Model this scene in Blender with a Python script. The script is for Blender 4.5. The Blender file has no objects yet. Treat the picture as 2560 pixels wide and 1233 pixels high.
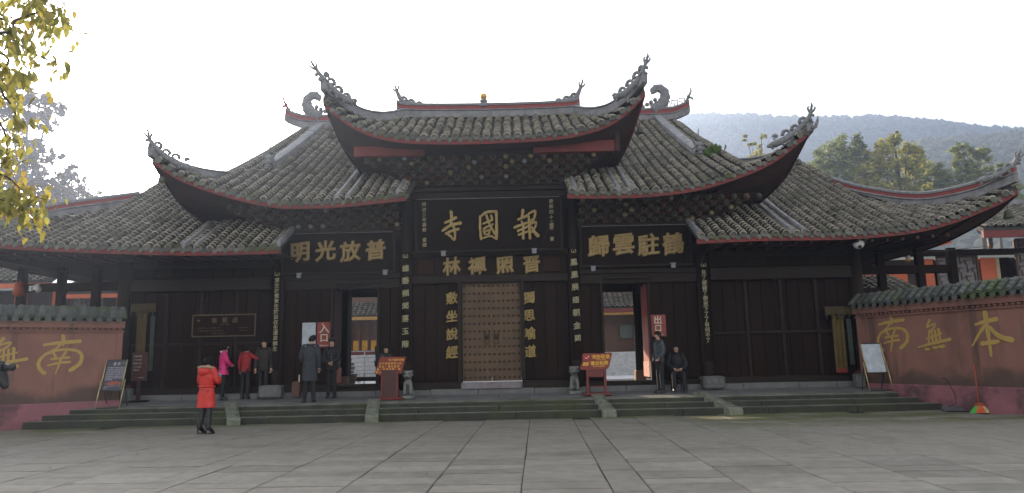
import bpy, math, random, bmesh
import numpy as np
from mathutils import Vector, Matrix, noise
random.seed(7); np.random.seed(7)
PI = math.pi; rad = math.radians
sc = bpy.context.scene; COL = sc.collection
# ------------------------------------------------------------------ camera
cd = bpy.data.cameras.new('camera'); cam = bpy.data.objects.new('camera', cd); COL.objects.link(cam)
cd.sensor_width = 36; cd.lens = 36*1750/2560; cd.clip_end = 6000; cd.clip_start = .1
cam.matrix_world = Matrix.Translation((.64, -19.4, 1.52)) @ Matrix.Rotation(PI/2+rad(9.0), 4, 'X') @ Matrix.Rotation(rad(-1.2), 4, 'Z')
sc.camera = cam
# ------------------------------------------------------------------ sky, sun, exposure
SUN_AZ = rad(-27.5); SUN_EL = rad(17)
w = bpy.data.worlds.new('World'); sc.world = w; w.use_nodes = True
nt = w.node_tree; bg = nt.nodes['Background']
sky = nt.nodes.new('ShaderNodeTexSky'); sky.sky_type = 'NISHITA'; sky.sun_disc = False
sky.sun_elevation = SUN_EL; sky.sun_rotation = SUN_AZ; sky.dust_density = 3.0; sky.air_density = 1.0; sky.ozone_density = 1.0
hs = nt.nodes.new('ShaderNodeHueSaturation'); hs.inputs['Saturation'].default_value = .30
wm = nt.nodes.new('ShaderNodeVectorMath'); wm.operation = 'MULTIPLY'; wm.inputs[1].default_value = (1, .96, .90)   # hazy air whitens and warms the whole sky evenly
nt.links.new(sky.outputs[0], hs.inputs['Color']); nt.links.new(hs.outputs[0], wm.inputs[0]); nt.links.new(wm.outputs[0], bg.inputs[0]); bg.inputs[1].default_value = .14
sd = bpy.data.lights.new('sun', 'SUN'); sd.energy = 5; sd.angle = rad(.5); sd.color = (1, .80, .56)
so = bpy.data.objects.new('sun', sd); COL.objects.link(so)
sdir = Vector((math.sin(SUN_AZ)*math.cos(SUN_EL), math.cos(SUN_AZ)*math.cos(SUN_EL), math.sin(SUN_EL)))
so.rotation_euler = sdir.to_track_quat('Z', 'Y').to_euler(); so.location = (-20, 40, 30)
sc.view_settings.view_transform = 'Standard'; sc.view_settings.look = 'None'
sc.view_settings.gamma = 1; sc.view_settings.exposure = 1.88; sc.view_settings.use_curve_mapping = False
# ------------------------------------------------------------------ materials
MATS = {}
def mat(name, c, rough=.8, c2=None, scale=6, detail=6, bump=0, bscale=40, metal=0, stretch=(1,1,1), tone=0, spec=.5, emit=None, estr=1, trans=0, c3=None, s3=1.2, t3=(.5,.62), objrand=0, pos='obj'):
    if name in MATS: return MATS[name]
    m = bpy.data.materials.new(name); m.use_nodes = True; t = m.node_tree; b = t.nodes['Principled BSDF']
    N = t.nodes.new; L = t.links.new
    b.inputs['Roughness'].default_value = rough; b.inputs['Metallic'].default_value = metal
    b.inputs['Specular IOR Level'].default_value = spec
    geo = N('ShaderNodeNewGeometry'); mp = N('ShaderNodeMapping'); mp.inputs['Scale'].default_value = stretch
    L(geo.outputs['Position'], mp.inputs[0])
    def nz(s, d=detail):
        n = N('ShaderNodeTexNoise'); n.inputs['Scale'].default_value = s; n.inputs['Detail'].default_value = d; n.inputs['Roughness'].default_value = .6
        L(mp.outputs[0], n.inputs['Vector']); return n
    def mix(fac, a, bb, mode='MIX'):
        x = N('ShaderNodeMix'); x.data_type = 'RGBA'; x.blend_type = mode
        if isinstance(fac, float): x.inputs[0].default_value = fac
        else: L(fac, x.inputs[0])
        for k, v in ((6, a), (7, bb)):
            if isinstance(v, tuple): x.inputs[k].default_value = v+(1,) if len(v) == 3 else v
            else: L(v, x.inputs[k])
        return x.outputs[2]
    def ramp(src, a, bb):
        r = N('ShaderNodeMapRange'); r.inputs[1].default_value = a; r.inputs[2].default_value = bb; L(src, r.inputs[0]); return r.outputs[0]
    if c2 is None: c2 = tuple(x*.72 for x in c)
    out = mix(ramp(nz(scale).outputs[0], .35, .65), c, c2)
    if c3 is not None: out = mix(ramp(nz(s3, 8).outputs[0], *t3), out, c3)
    if tone:
        a = N('ShaderNodeAttribute'); a.attribute_name = 'tone'
        r = N('ShaderNodeMapRange'); r.inputs[3].default_value = 1-tone; r.inputs[4].default_value = 1+tone; L(a.outputs['Fac'], r.inputs[0])
        v = N('ShaderNodeVectorMath'); v.operation = 'SCALE'; L(out, v.inputs[0]); L(r.outputs[0], v.inputs['Scale']); out = v.outputs[0]
    if objrand:
        a = N('ShaderNodeObjectInfo')
        r = N('ShaderNodeMapRange'); r.inputs[3].default_value = 1-objrand; r.inputs[4].default_value = 1+objrand; L(a.outputs['Random'], r.inputs[0])
        v = N('ShaderNodeVectorMath'); v.operation = 'SCALE'; L(out, v.inputs[0]); L(r.outputs[0], v.inputs['Scale']); out = v.outputs[0]
    L(out, b.inputs['Base Color'])
    if bump:
        bp = N('ShaderNodeBump'); bp.inputs['Strength'].default_value = bump; bp.inputs['Distance'].default_value = .02
        L(nz(bscale, 4).outputs[0], bp.inputs['Height']); L(bp.outputs[0], b.inputs['Normal'])
    if emit: b.inputs['Emission Color'].default_value = emit+(1,); b.inputs['Emission Strength'].default_value = estr
    if trans:
        tr = N('ShaderNodeBsdfTranslucent'); L(out, tr.inputs[0]); ms = N('ShaderNodeMixShader'); ms.inputs[0].default_value = trans
        L(b.outputs[0], ms.inputs[1]); L(tr.outputs[0], ms.inputs[2]); L(ms.outputs[0], t.nodes['Material Output'].inputs[0])
    MATS[name] = m; return m
M_tile = mat('roof_tile', (.070,.059,.044), .75, (.038,.032,.024), 9, bump=.3, tone=.35, c3=(.045,.048,.025), s3=.9, t3=(.5,.7))
M_rim = mat('tile_rim_highlight', (.41,.37,.305), .8, (.245,.222,.183), 14, tone=.35, c3=(.10,.105,.055), s3=.9, t3=(.5,.75))  # pale rim colour paints in the light caught by each tile edge
M_deck = mat('roof_deck', (.04,.04,.038), .9)
M_drip = mat('drip_tile_grey', (.125,.122,.105), .8, (.075,.074,.06), 12, objrand=.35, c3=(.07,.078,.035), s3=1.1)
M_lime = mat('grey_lime_plaster', (.26,.255,.265), .85, (.17,.168,.172), 5, bump=.3, c3=(.13,.13,.13), s3=2.2, t3=(.5,.72))
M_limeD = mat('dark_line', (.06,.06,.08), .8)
M_carve = mat('carved_ornament', (.24,.24,.25), .8, (.13,.13,.13), 15, bump=.3)
M_fred = mat('red_fascia', (.19,.022,.018), .7, (.13,.02,.016), 3, c3=(.08,.025,.02), s3=4, t3=(.55,.75))
M_redband = mat('red_ridge_band', (.28,.05,.045), .75, (.2,.05,.045), 4)
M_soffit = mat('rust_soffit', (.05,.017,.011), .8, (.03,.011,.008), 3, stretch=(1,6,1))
M_rust = mat('bracket_rust', (.085,.032,.014), .75, (.05,.020,.010), 8, objrand=.35)
M_ring = mat('bracket_ring', (.09,.082,.05), .7, (.045,.04,.03), 20, objrand=.5)
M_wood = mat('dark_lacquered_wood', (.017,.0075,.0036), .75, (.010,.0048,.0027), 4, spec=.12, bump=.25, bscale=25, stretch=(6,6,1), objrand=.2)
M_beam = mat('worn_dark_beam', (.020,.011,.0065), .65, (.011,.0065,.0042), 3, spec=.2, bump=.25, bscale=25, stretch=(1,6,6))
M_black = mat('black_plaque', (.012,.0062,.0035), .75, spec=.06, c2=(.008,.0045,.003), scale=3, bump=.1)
M_gold = mat('dull_gold_leaf', (.34,.24,.08), .42, (.26,.18,.06), 10, metal=.3)
M_goldd = mat('aged_gold_paint', (.30,.205,.072), .5, (.23,.155,.058), 10)
M_goldl = mat('pale_gold_characters', (.36,.31,.18), .5, (.25,.22,.13), 20)
M_bronze = mat('bronze_door', (.115,.070,.038), .6, (.075,.047,.028), 2.2, spec=.25, bump=.15)
M_stud = mat('bronze_stud', (.045,.027,.017), .4, metal=.3)
M_cheek = mat('cheek_stone', (.20,.21,.165), .85, (.13,.14,.10), 6, bump=.5, bscale=40)
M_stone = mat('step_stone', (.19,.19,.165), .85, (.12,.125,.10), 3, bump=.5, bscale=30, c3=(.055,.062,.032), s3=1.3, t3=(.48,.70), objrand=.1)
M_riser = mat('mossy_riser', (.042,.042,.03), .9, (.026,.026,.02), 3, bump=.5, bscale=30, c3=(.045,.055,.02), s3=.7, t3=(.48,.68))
M_plat = mat('platform_stone', (.14,.137,.135), .75, (.095,.095,.095), 2.5, bump=.3, bscale=30, objrand=.08)
M_slab = mat('plaza_slab', (.245,.224,.182), .66, (.180,.166,.138), 5, bump=.9, bscale=50, c3=(.15,.138,.108), s3=1.1, t3=(.50,.70), objrand=.18)
M_ground = mat('joint_earth', (.14,.128,.10), .95, (.035,.04,.02), 5)
M_plaster = mat('red_plaster', (.25,.115,.084), .85, (.20,.092,.070), 1.3, bump=.15, c3=(.085,.042,.032), s3=.8, t3=(.55,.8), stretch=(1,1,.5))
M_pink = mat('pink_base_plaster', (.28,.105,.125), .85, (.21,.085,.10), 2.5, c3=(.11,.055,.055), s3=1.5)
M_wallgold = mat('wall_gold_paint', (.42,.265,.06), .7, (.36,.25,.07), 6)
M_cap = mat('wall_cap_tile', (.09,.095,.085), .75, (.05,.052,.045), 8, bump=.3, objrand=.3, c3=(.055,.075,.025), s3=1.5)
M_skin = mat('skin', (.50,.30,.22), .6, (.44,.26,.19), 9)
M_hair = mat('black_hair', (.008,.006,.005), .75, spec=.15)
M_steel = mat('stainless', (.55,.56,.58), .3, metal=.9)
M_yellow = mat('yellow_cloth', (.50,.33,.04), .8)
M_white = mat('white_plastic', (.7,.7,.7), .4)
M_court = mat('pale_court_stone', (.66,.66,.65), .8)
M_cwall = mat('hall_dark_wall', (.035,.02,.016), .7)
M_ochre = mat('ochre_paint', (.50,.27,.05), .7)
M_orange = mat('vermilion_wall', (.60,.15,.07), .8, (.50,.12,.06), 2)
M_blackm = mat('black_metal', (.012,.012,.013), .45)
# ------------------------------------------------------------------ mesh builder
def wloc(o):
    v = Vector((0,0,0))
    while o is not None: v += o.location; o = o.parent
    return v
def tag(o, label=None, cat=None, group=None, kind=None):
    if label: o['label'] = label
    if cat: o['category'] = cat
    if group: o['group'] = group
    if kind: o['kind'] = kind
    return o
def thing(name, loc, label, cat, group=None):
    o = bpy.data.objects.new(name, None); COL.objects.link(o); o.location = loc; o.empty_display_size = .1
    return tag(o, label, cat, group)
def link(name, me, parent=None, mats=None, kind=None, label=None):
    o = bpy.data.objects.new(name, me); COL.objects.link(o)
    if parent is not None: o.parent = parent
    if kind: o['kind'] = kind
    if label: o['label'] = label
    return o
class MB:
    def __init__(s): s.v = []; s.f = []; s.m = []; s.t = []; s.sm = []
    def add(s, vs, fs, m=0, tone=.5, smooth=False):
        b = len(s.v); s.v.extend([tuple(v) for v in vs]); s.t.extend([tone]*len(vs))
        for f in fs: s.f.append(tuple(i+b for i in f)); s.m.append(m); s.sm.append(smooth)
    def box(s, c, d, m=0, rz=0, R=None, bev=0):
        x, y, z = d[0]/2, d[1]/2, d[2]/2
        if bev:
            b = min(bev, x*.9, y*.9, z*.9); vs = []
            for sz in (-1, 1):
                for (px, py) in ((-x+b,-y),(x-b,-y),(x,-y+b),(x,y-b),(x-b,y),(-x+b,y),(-x,y-b),(-x,-y+b)): vs.append((px, py, sz*(z-b)))
            for sz in (-1, 1):
                for (px, py) in ((-x+b,-y+b),(x-b,-y+b),(x-b,-y+b),(x-b,y-b),(x-b,y-b),(-x+b,y-b),(-x+b,y-b),(-x+b,-y+b)): vs.append((px, py, sz*z))
            fs = [(i, (i+1)%8, 8+(i+1)%8, 8+i) for i in range(8)]
            fs += [(8+i, 8+(i+1)%8, 24+(i+1)%8, 24+i) for i in range(8)] + [((i+1)%8, i, 16+i, 16+(i+1)%8) for i in range(8)]
            fs += [(24, 25, 27, 29), (16, 21, 19, 17)]
        else:
            vs = [(-x,-y,-z),(x,-y,-z),(x,y,-z),(-x,y,-z),(-x,-y,z),(x,-y,z),(x,y,z),(-x,y,z)]
            fs = [(0,3,2,1),(4,5,6,7),(0,1,5,4),(1,2,6,5),(2,3,7,6),(3,0,4,7)]
        if R is None: R = Matrix.Rotation(rz, 3, 'Z')
        s.add([R @ Vector(v) + Vector(c) for v in vs], fs, m); return s
    def span(s, x0, x1, y0, y1, z0, z1, m=0, bev=0): return s.box(((x0+x1)/2,(y0+y1)/2,(z0+z1)/2), (abs(x1-x0),abs(y1-y0),abs(z1-z0)), m, bev=bev)
    def tube(s, pts, rs, n=6, m=0, flat=1.0, fdir=None, cap=True):
        pts = [Vector(p) for p in pts]; N_ = len(pts)
        if not hasattr(rs, '__len__'): rs = [rs]*N_
        vs = []; up = None
        for i, p in enumerate(pts):
            t = (pts[min(i+1, N_-1)]-pts[max(i-1, 0)])
            if t.length < 1e-7: t = Vector((0,0,1))
            t.normalize()
            if fdir is not None: a = Vector(fdir) - t*t.dot(Vector(fdir))
            elif up is None: a = t.orthogonal()
            else: a = up - t*t.dot(up)
            if a.length < 1e-6: a = t.orthogonal()
            a.normalize(); up = a; b = t.cross(a)
            for k in range(n):
                an = 2*PI*k/n; vs.append(p + a*math.cos(an)*rs[i]*flat + b*math.sin(an)*rs[i])
        fs = [(i*n+k, i*n+(k+1)%n, (i+1)*n+(k+1)%n, (i+1)*n+k) for i in range(N_-1) for k in range(n)]
        if cap: fs += [tuple(range(n-1,-1,-1)), tuple((N_-1)*n+k for k in range(n))]
        s.add(vs, fs, m, smooth=True); return s
    def cyl(s, c, r, h, n=16, m=0, r2=None): return s.lathe(c, [(r,0),(r2 if r2 is not None else r,h)], n, m)
    def lathe(s, c, prof, n=16, m=0, sx=1, sy=1):
        vs = []; 
        for (r, z) in prof:
            for k in range(n): a = 2*PI*k/n; vs.append((c[0]+r*math.cos(a)*sx, c[1]+r*math.sin(a)*sy, c[2]+z))
        P = len(prof); fs = [(i*n+k, i*n+(k+1)%n, (i+1)*n+(k+1)%n, (i+1)*n+k) for i in range(P-1) for k in range(n)]
        fs += [tuple(range(n-1,-1,-1)), tuple((P-1)*n+k for k in range(n))]
        s.add(vs, fs, m, smooth=True); return s
    def ball(s, c, r, n=10, m=0, sc_=(1,1,1)):
        vs = []; k2 = n//2
        for i in range(k2+1):
            th = PI*i/k2
            for k in range(n): a = 2*PI*k/n; vs.append((c[0]+r*sc_[0]*math.sin(th)*math.cos(a), c[1]+r*sc_[1]*math.sin(th)*math.sin(a), c[2]+r*sc_[2]*math.cos(th)))
        fs = [(i*n+k, (i+1)*n+k, (i+1)*n+(k+1)%n, i*n+(k+1)%n) for i in range(k2) for k in range(n)]
        s.add(vs, fs, m, smooth=True); return s
    def prism(s, poly, f, th, m=0):
        """poly: 2D outline; f(u,v,w) -> 3D; thickness th along w"""
        n = len(poly); vs = [f(u,v,0) for u,v in poly]+[f(u,v,th) for u,v in poly]
        fs = [tuple(range(n-1,-1,-1)), tuple(n+i for i in range(n))]+[(i,(i+1)%n,n+(i+1)%n,n+i) for i in range(n)]
        s.add(vs, fs, m); return s
    def grid(s, P, m=0, smooth=True, flip=False):
        """P: list of rows of points"""
        nr, nc = len(P), len(P[0]); vs = [p for r in P for p in r]
        fs = []
        for i in range(nr-1):
            for j in range(nc-1):
                q = (i*nc+j, i*nc+j+1, (i+1)*nc+j+1, (i+1)*nc+j); fs.append(q[::-1] if flip else q)
        s.add(vs, fs, m, smooth=smooth); return s
    def mesh(s, name, mats, off=(0,0,0)):
        me = bpy.data.meshes.new(name)
        o = Vector(off); me.from_pydata([(v[0]-o.x, v[1]-o.y, v[2]-o.z) for v in s.v], [], s.f)
        for mm in (mats if isinstance(mats, (list, tuple)) else [mats]): me.materials.append(mm)
        if len(me.polygons):
            me.polygons.foreach_set('material_index', s.m); me.polygons.foreach_set('use_smooth', s.sm)
        if any(t != .5 for t in s.t):
            a = me.attributes.new('tone', 'FLOAT', 'POINT'); a.data.foreach_set('value', s.t)
        me.update(); return me
    def build(s, name, mats, parent=None, kind=None, label=None):
        return link(name, s.mesh(name, mats, wloc(parent) if parent is not None else (0,0,0)), parent, kind=kind, label=label)
def hin(x, tab):
    """smooth table interpolation"""
    n = len(tab)
    if x <= tab[0][0]: i = 0
    elif x >= tab[-1][0]: i = n-2
    else: i = max(k for k in range(n-1) if tab[k][0] <= x)
    x0, x1 = tab[i][0], tab[i+1][0]; t = min(1.15, max(-.15, (x-x0)/(x1-x0))); out = []
    for c in range(1, len(tab[0])):
        y0, y1 = tab[i][c], tab[i+1][c]
        m0 = (y1-tab[i-1][c])/(x1-tab[i-1][0]) if i > 0 else (y1-y0)/(x1-x0)
        m1 = (tab[i+2][c]-y0)/(tab[i+2][0]-x0) if i < n-2 else (y1-y0)/(x1-x0)
        h = x1-x0; t2, t3 = t*t, t*t*t
        out.append((2*t3-3*t2+1)*y0+(t3-2*t2+t)*h*m0+(-2*t3+3*t2)*y1+(t3-t2)*h*m1)
    return out if len(out) > 1 else out[0]
def smooth_path(pts, k=5):
    n = len(pts); out = []
    for i in range(n-1):
        p0, p1, p2, p3 = [Vector(pts[max(0, min(n-1, i+d))]) for d in (-1, 0, 1, 2)]
        for j in range(k):
            t = j/k; out.append(.5*((2*p1)+(p2-p0)*t+(2*p0-5*p1+4*p2-p3)*t*t+(3*p1-p0-3*p2+p3)*t**3))
    out.append(Vector(pts[-1])); return out
# ------------------------------------------------------------------ lettering
GL = {}
def glyph(ch, bold=.02, ext=.03, warp=.10):
    key = (ch, bold, ext, warp)
    if key in GL: return GL[key]
    cu = bpy.data.curves.new('g', 'FONT'); cu.body = ch; cu.size = 1; cu.extrude = ext; cu.bevel_depth = bold; cu.bevel_resolution = 0; cu.resolution_u = 2
    cu.align_x = 'CENTER'
    ob = bpy.data.objects.new('g', cu); COL.objects.link(ob)
    dg = bpy.context.evaluated_depsgraph_get(); dg.update()
    me = bpy.data.meshes.new_from_object(ob.evaluated_get(dg))
    bpy.data.objects.remove(ob)
    vs = [v.co.copy() for v in me.vertices]; fs = [tuple(p.vertices) for p in me.polygons]
    bpy.data.meshes.remove(me)
    if vs:
        cy = (max(v.y for v in vs)+min(v.y for v in vs))/2 if len(ch) == 1 and ord(ch) > 255 else .35
        for v in vs:
            v.y -= cy
            n1 = noise.noise(Vector((v.x*3.1+ord(ch[0])%17, v.y*3.1, 0)))*.035; n2 = noise.noise(Vector((v.x*3.1, v.y*3.1+9, ord(ch[0])%13)))*.035
            if warp: v.x += n1; v.y += n2+v.x*warp-.25*warp*v.x*v.x
    GL[key] = (vs, fs); return GL[key]
def put(mb, ch, o, u, v, n, size, m=0, bold=.02, ext=.03, warp=.10):
    vs, fs = glyph(ch, bold, ext, warp); o, u, v, n = Vector(o), Vector(u), Vector(v), Vector(n)
    mb.add([o+u*(p.x*size)+v*(p.y*size)+n*(p.z*size) for p in vs], fs, m)
STROKES = {
'nan': [([(52,0),(54,12),(53,24)],8,9),([(12,25),(50,19),(92,16)],7,10),([(48,22),(38,36),(16,50),(4,68),(6,84),(18,98)],5,10),([(22,48),(50,38),(84,40),(98,54),(94,76),(74,92)],5,11),([(34,46),(40,56)],6,6),([(62,42),(52,60)],6,5),([(30,62),(70,58)],6,6),([(24,78),(50,72),(72,70)],5,7),([(52,58),(48,80),(42,100)],7,3)],
'wu': [([(43,1),(32,20)],9,5),([(34,20),(58,12),(54,22),(36,36)],6,5),([(27,53),(75,39)],5,5),([(38,30),(33,65)],6,5),([(46,30),(46,62)],6,6),([(56,30),(57,60)],6,6),([(67,27),(69,58)],8,6),([(0,77),(30,70),(98,57)],5,10),([(22,83),(34,84)],10,6),([(46,78),(55,80)],7,9),([(62,77),(78,76)],8,11)],
'ben': [([(41,1),(42,52),(43,100)],12,5),([(16,28),(40,22),(65,18)],6,11),([(36,32),(18,55),(2,77)],9,3),([(46,34),(66,56),(93,66)],7,13),([(26,72),(63,68)],11,9)],
'si': [([(32,1),(33,20),(31,42)],11,9),([(11,39),(31,31),(48,22)],8,11),([(2,66),(30,48),(64,41)],9,12),([(38,45),(44,75),(41,98),(27,82)],9,6),([(13,76),(33,67),(56,61)],8,10),([(20,78),(31,86)],8,9)],
'guo': [([(5,19),(4,60),(7,97)],8,9),([(11,17),(26,6),(54,4),(60,12),(59,97)],8,10),([(13,94),(38,87),(56,96)],6,7),([(14,45),(46,32)],6,8),([(26,15),(30,30),(40,55),(54,80)],8,8),([(42,16),(45,28)],7,8),([(15,62),(36,52)],6,6),([(16,76),(34,66),(34,80),(18,80)],5,6),([(47,46),(32,76)],6,4),([(26,54),(14,72)],6,5)],
'bao': [([(33,1),(29,27)],11,8),([(16,33),(50,19)],8,9),([(3,60),(30,50),(58,41)],10,8),([(28,38),(30,52)],6,6),([(14,72),(52,56)],9,7),([(17,85),(55,72)],9,7),([(33,52),(32,98)],7,9),([(52,14),(75,5),(68,36),(62,34)],7,8),([(52,22),(55,98)],8,10),([(58,48),(77,44),(70,66),(56,82)],8,6),([(60,58),(70,76),(82,90)],7,13)]}
def brush(mb, key, o, u, v, n, h, m=0, th=.02, wx=50):
    """hand-lettered character; h = height, centred at o; wx = horizontal centre on the 100 grid"""
    o, u, v, n = Vector(o), Vector(u), Vector(v), Vector(n)
    for si, (pts, w0, w1) in enumerate(STROKES[key]):
        P = smooth_path([(x, y, 0) for x, y in pts], 5); N_ = len(P); ring = []; L_ = []; R_ = []
        for i, p in enumerate(P):
            t = (P[min(i+1, N_-1)]-P[max(i-1, 0)]).normalized(); q = Vector((-t.y, t.x, 0)); k = i/(N_-1)
            w = (w0+(w1-w0)*k)/2*(1+.12*math.sin(i*1.7+si*2.1))
            L_.append(p+q*w); R_.append(p-q*w)
        t0 = (P[1]-P[0]).normalized(); t1 = (P[-1]-P[-2]).normalized(); ws, we = w0/2, w1/2
        s0 = [P[0]-t0*ws*.8+Vector((-t0.y,t0.x,0))*ws*.45, P[0]-t0*ws*.6-Vector((-t0.y,t0.x,0))*ws*.5]
        e0 = [P[-1]+t1*we*.6+Vector((-t1.y,t1.x,0))*we*.5, P[-1]+t1*we*.8-Vector((-t1.y,t1.x,0))*we*.45]
        L2 = [s0[0]]+L_+[e0[0]]; R2 = [s0[1]]+R_+[e0[1]]; K = len(L2)
        def g(p, d): return o+u*((p.x-wx)/100*h)+v*((50-p.y)/100*h)+n*d
        d1 = th+si*.0012; sh = .86
        top = []; 
        for a, b_ in zip(L2, R2):
            c = (a+b_)/2; top += [g(c+(a-c)*sh, d1), g(c+(b_-c)*sh, d1)]
        bot = [x for a, b_ in zip(L2, R2) for x in (g(a, -.004), g(b_, -.004))]
        mid = [x for a, b_ in zip(L2, R2) for x in (g(a, d1*.6), g(b_, d1*.6))]
        vs = top+mid+bot; T = 2*K; fs = []
        for i in range(K-1):
            a = 2*i; fs += [(a, a+1, a+3, a+2)]
            for (A, B) in ((0, T), (T, 2*T)): fs += [(A+a+1, B+a+1, B+a+3, A+a+3), (A+a+2, B+a+2, B+a, A+a)]
        for (A, B) in ((0, T), (T, 2*T)): fs += [(A, B, B+1, A+1), (A+T-1, B+T-1, B+T-2, A+T-2)]
        mb.add(vs, fs, m)

# moss and damp stains on the plaza slabs (world-space patches, mainly to the right and along the step foot)
def moss_slab():
    t = M_slab.node_tree; N = t.nodes.new; L = t.links.new; b = t.nodes['Principled BSDF']; src = b.inputs['Base Color'].links[0].from_socket
    geo = N('ShaderNodeNewGeometry'); sx = N('ShaderNodeSeparateXYZ'); L(geo.outputs['Position'], sx.inputs[0])
    def mr(s, a, c, d=0, e=1):
        r = N('ShaderNodeMapRange'); r.interpolation_type = 'SMOOTHSTEP'
        for i, v in enumerate((a, c, d, e)): r.inputs[i+1].default_value = v
        L(s, r.inputs[0]); return r.outputs[0]
    def mul(a, c, op='MULTIPLY'):
        m = N('ShaderNodeMath'); m.operation = op; L(a, m.inputs[0]); L(c, m.inputs[1]); return m.outputs[0]
    mp = N('ShaderNodeMapping'); mp.inputs['Scale'].default_value = (.45, 1.5, 1); L(geo.outputs['Position'], mp.inputs[0])
    n = N('ShaderNodeTexNoise'); n.inputs['Scale'].default_value = .9; n.inputs['Detail'].default_value = 7; n.inputs['Roughness'].default_value = .65; L(mp.outputs[0], n.inputs['Vector'])
    right = mul(mr(sx.outputs[0], 3.0, 6.5), mr(sx.outputs[1], -5.2, -3.4)); left = mul(mr(sx.outputs[0], -7.0, -10.0), mr(sx.outputs[1], -4.5, -2.5)); foot = mr(sx.outputs[1], -2.3, -1.5)
    reg = mul(mul(right, left, 'MAXIMUM'), foot, 'MAXIMUM'); f = mul(reg, mr(n.outputs[0], .42, .52))
    x = N('ShaderNodeMix'); x.data_type = 'RGBA'; L(f, x.inputs[0]); L(src, x.inputs[6]); x.inputs[7].default_value = (.105, .115, .045, 1)
    L(x.outputs[2], b.inputs['Base Color'])
moss_slab()
def dirt_plaster():
    t = M_plaster.node_tree; N = t.nodes.new; L = t.links.new; b = t.nodes['Principled BSDF']; src = b.inputs['Base Color'].links[0].from_socket
    geo = N('ShaderNodeNewGeometry'); sx = N('ShaderNodeSeparateXYZ'); L(geo.outputs['Position'], sx.inputs[0])
    def noise_(sc, det, scl):
        mp = N('ShaderNodeMapping'); mp.inputs['Scale'].default_value = sc; L(geo.outputs['Position'], mp.inputs[0]); n = N('ShaderNodeTexNoise'); n.inputs['Scale'].default_value = scl; n.inputs['Detail'].default_value = det; L(mp.outputs[0], n.inputs['Vector']); return n.outputs[0]
    def mr(s, a, c):
        r = N('ShaderNodeMapRange'); r.interpolation_type = 'SMOOTHSTEP'; r.inputs[1].default_value = a; r.inputs[2].default_value = c; L(s, r.inputs[0]); return r.outputs[0]
    def math_(a, c, op):
        m = N('ShaderNodeMath'); m.operation = op; L(a, m.inputs[0])
        if isinstance(c, float): m.inputs[1].default_value = c
        else: L(c, m.inputs[1])
        return m.outputs[0]
    streak = math_(mr(noise_((2.2, 2.2, .16), 5, 1.3), .56, .72), .75, 'MULTIPLY')
    base = math_(mr(math_(sx.outputs[2], noise_((1, 1, 1), 6, 1.6), 'SUBTRACT'), .62, .20), .85, 'MULTIPLY')
    f = math_(streak, base, 'MAXIMUM'); x = N('ShaderNodeMix'); x.data_type = 'RGBA'; L(f, x.inputs[0]); L(src, x.inputs[6]); x.inputs[7].default_value = (.065, .045, .034, 1); L(x.outputs[2], b.inputs['Base Color'])
dirt_plaster()
# ================================================================== ground, plaza, steps, platform
def platZ(y): return .40+.07*(y+.7)
mb = MB(); mb.box((0, 300, -.30), (2400, 1400, .5)); mb.build('ground', M_ground, kind='structure')
plaza = thing('plaza_pavement', (0,0,0), 'grey stone slab plaza in front of the temple steps', 'pavement'); plaza['kind'] = 'structure'; del plaza['category']; del plaza['label']
slabm = []
for k in range(6):
    r = random.Random(k); mb = MB()
    j = lambda a: a+(r.random()-.5)*.010
    x0, x1, y0, y1 = j(-.5), j(.5), j(-.5), j(.5); b = .010
    vs = [(x0,y0,-1),(x1,y0,-1),(x1,y1,-1),(x0,y1,-1),(x0,y0,-.25),(x1,y0,-.25),(x1,y1,-.25),(x0,y1,-.25),(x0+b,y0+b,0),(x1-b,y0+b,0),(x1-b,y1-b,0),(x0+b,y1-b,0)]
    mb.add(vs, [(0,1,5,4),(1,2,6,5),(2,3,7,6),(3,0,4,7),(4,5,9,8),(5,6,10,9),(6,7,11,10),(7,4,8,11),(8,9,10,11)])
    slabm.append(mb.mesh('slab', M_slab))
rs = random.Random(5); cells = []; ang = rad(-1.9); ca, sa = math.cos(ang), math.sin(ang)
strips = []; x = -18.6
while x < 18.5:
    wd = .42 if (abs(x-1.95) < .55 or abs(x+3.6) < .5 or abs(x-8.6) < .5 or abs(x+9.9) < .5) and (not strips or strips[-1][1] > .5) else 1.06+rs.uniform(-.05, .08)
    strips.append((x, wd)); x += wd+rs.choice([.008,.012,.016,.020])
for (x0, wd) in strips:
    y = -14.6+rs.uniform(0, .4)
    while y < 1.2:
        d = rs.choice([.36,.42,.45,.48,.55]) if wd > .6 else rs.choice([1.1,1.5,1.9])
        cx, cy = x0+wd/2, y+d/2; X = cx*ca-(cy+8)*sa; Y = cx*sa+(cy+8)*ca-8
        y += d+rs.choice([.008,.010,.014,.024])
        xl = 11.0 if X > 0 else 11.9
        if Y > -1.42 and -11.9 < X-wd/2 and X+wd/2 < 11.45: continue
        if X > 10.9+(-Y-.3)*.42 or X < -11.4-max(0,(-Y-.9))*1.37: continue
        cells.append((abs(X-.64)*.4+abs(Y+19.4), X, Y, wd, d, ))
cells.sort(); rest = MB()
for i, (_, X, Y, wd, d) in enumerate(cells):
    h = rs.uniform(-.004, .004); tx, ty = rs.uniform(-.0025,.0025), rs.uniform(-.0035,.0035)
    if i < 300:
        o = link('paving_slab', slabm[i%6], plaza); o.location = (X, Y, h); o.scale = (wd, d, .06); o.rotation_euler = (ty, tx, ang)
    else:
        R = Matrix.Rotation(ang, 3, 'Z'); b = .006
        rest.box((X, Y, h-.03), (wd, d, .06), R=R, bev=.006)
if rest.v: rest.build('paving_slabs_far', M_slab, plaza, kind='stuff')
# thin mortar sheet behind the slabs at the wall feet
mb = MB(); mb.span(-30, 30, -22, 2, -.06, -.035); mb.build('mortar_bed', M_ground, kind='structure')
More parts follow.
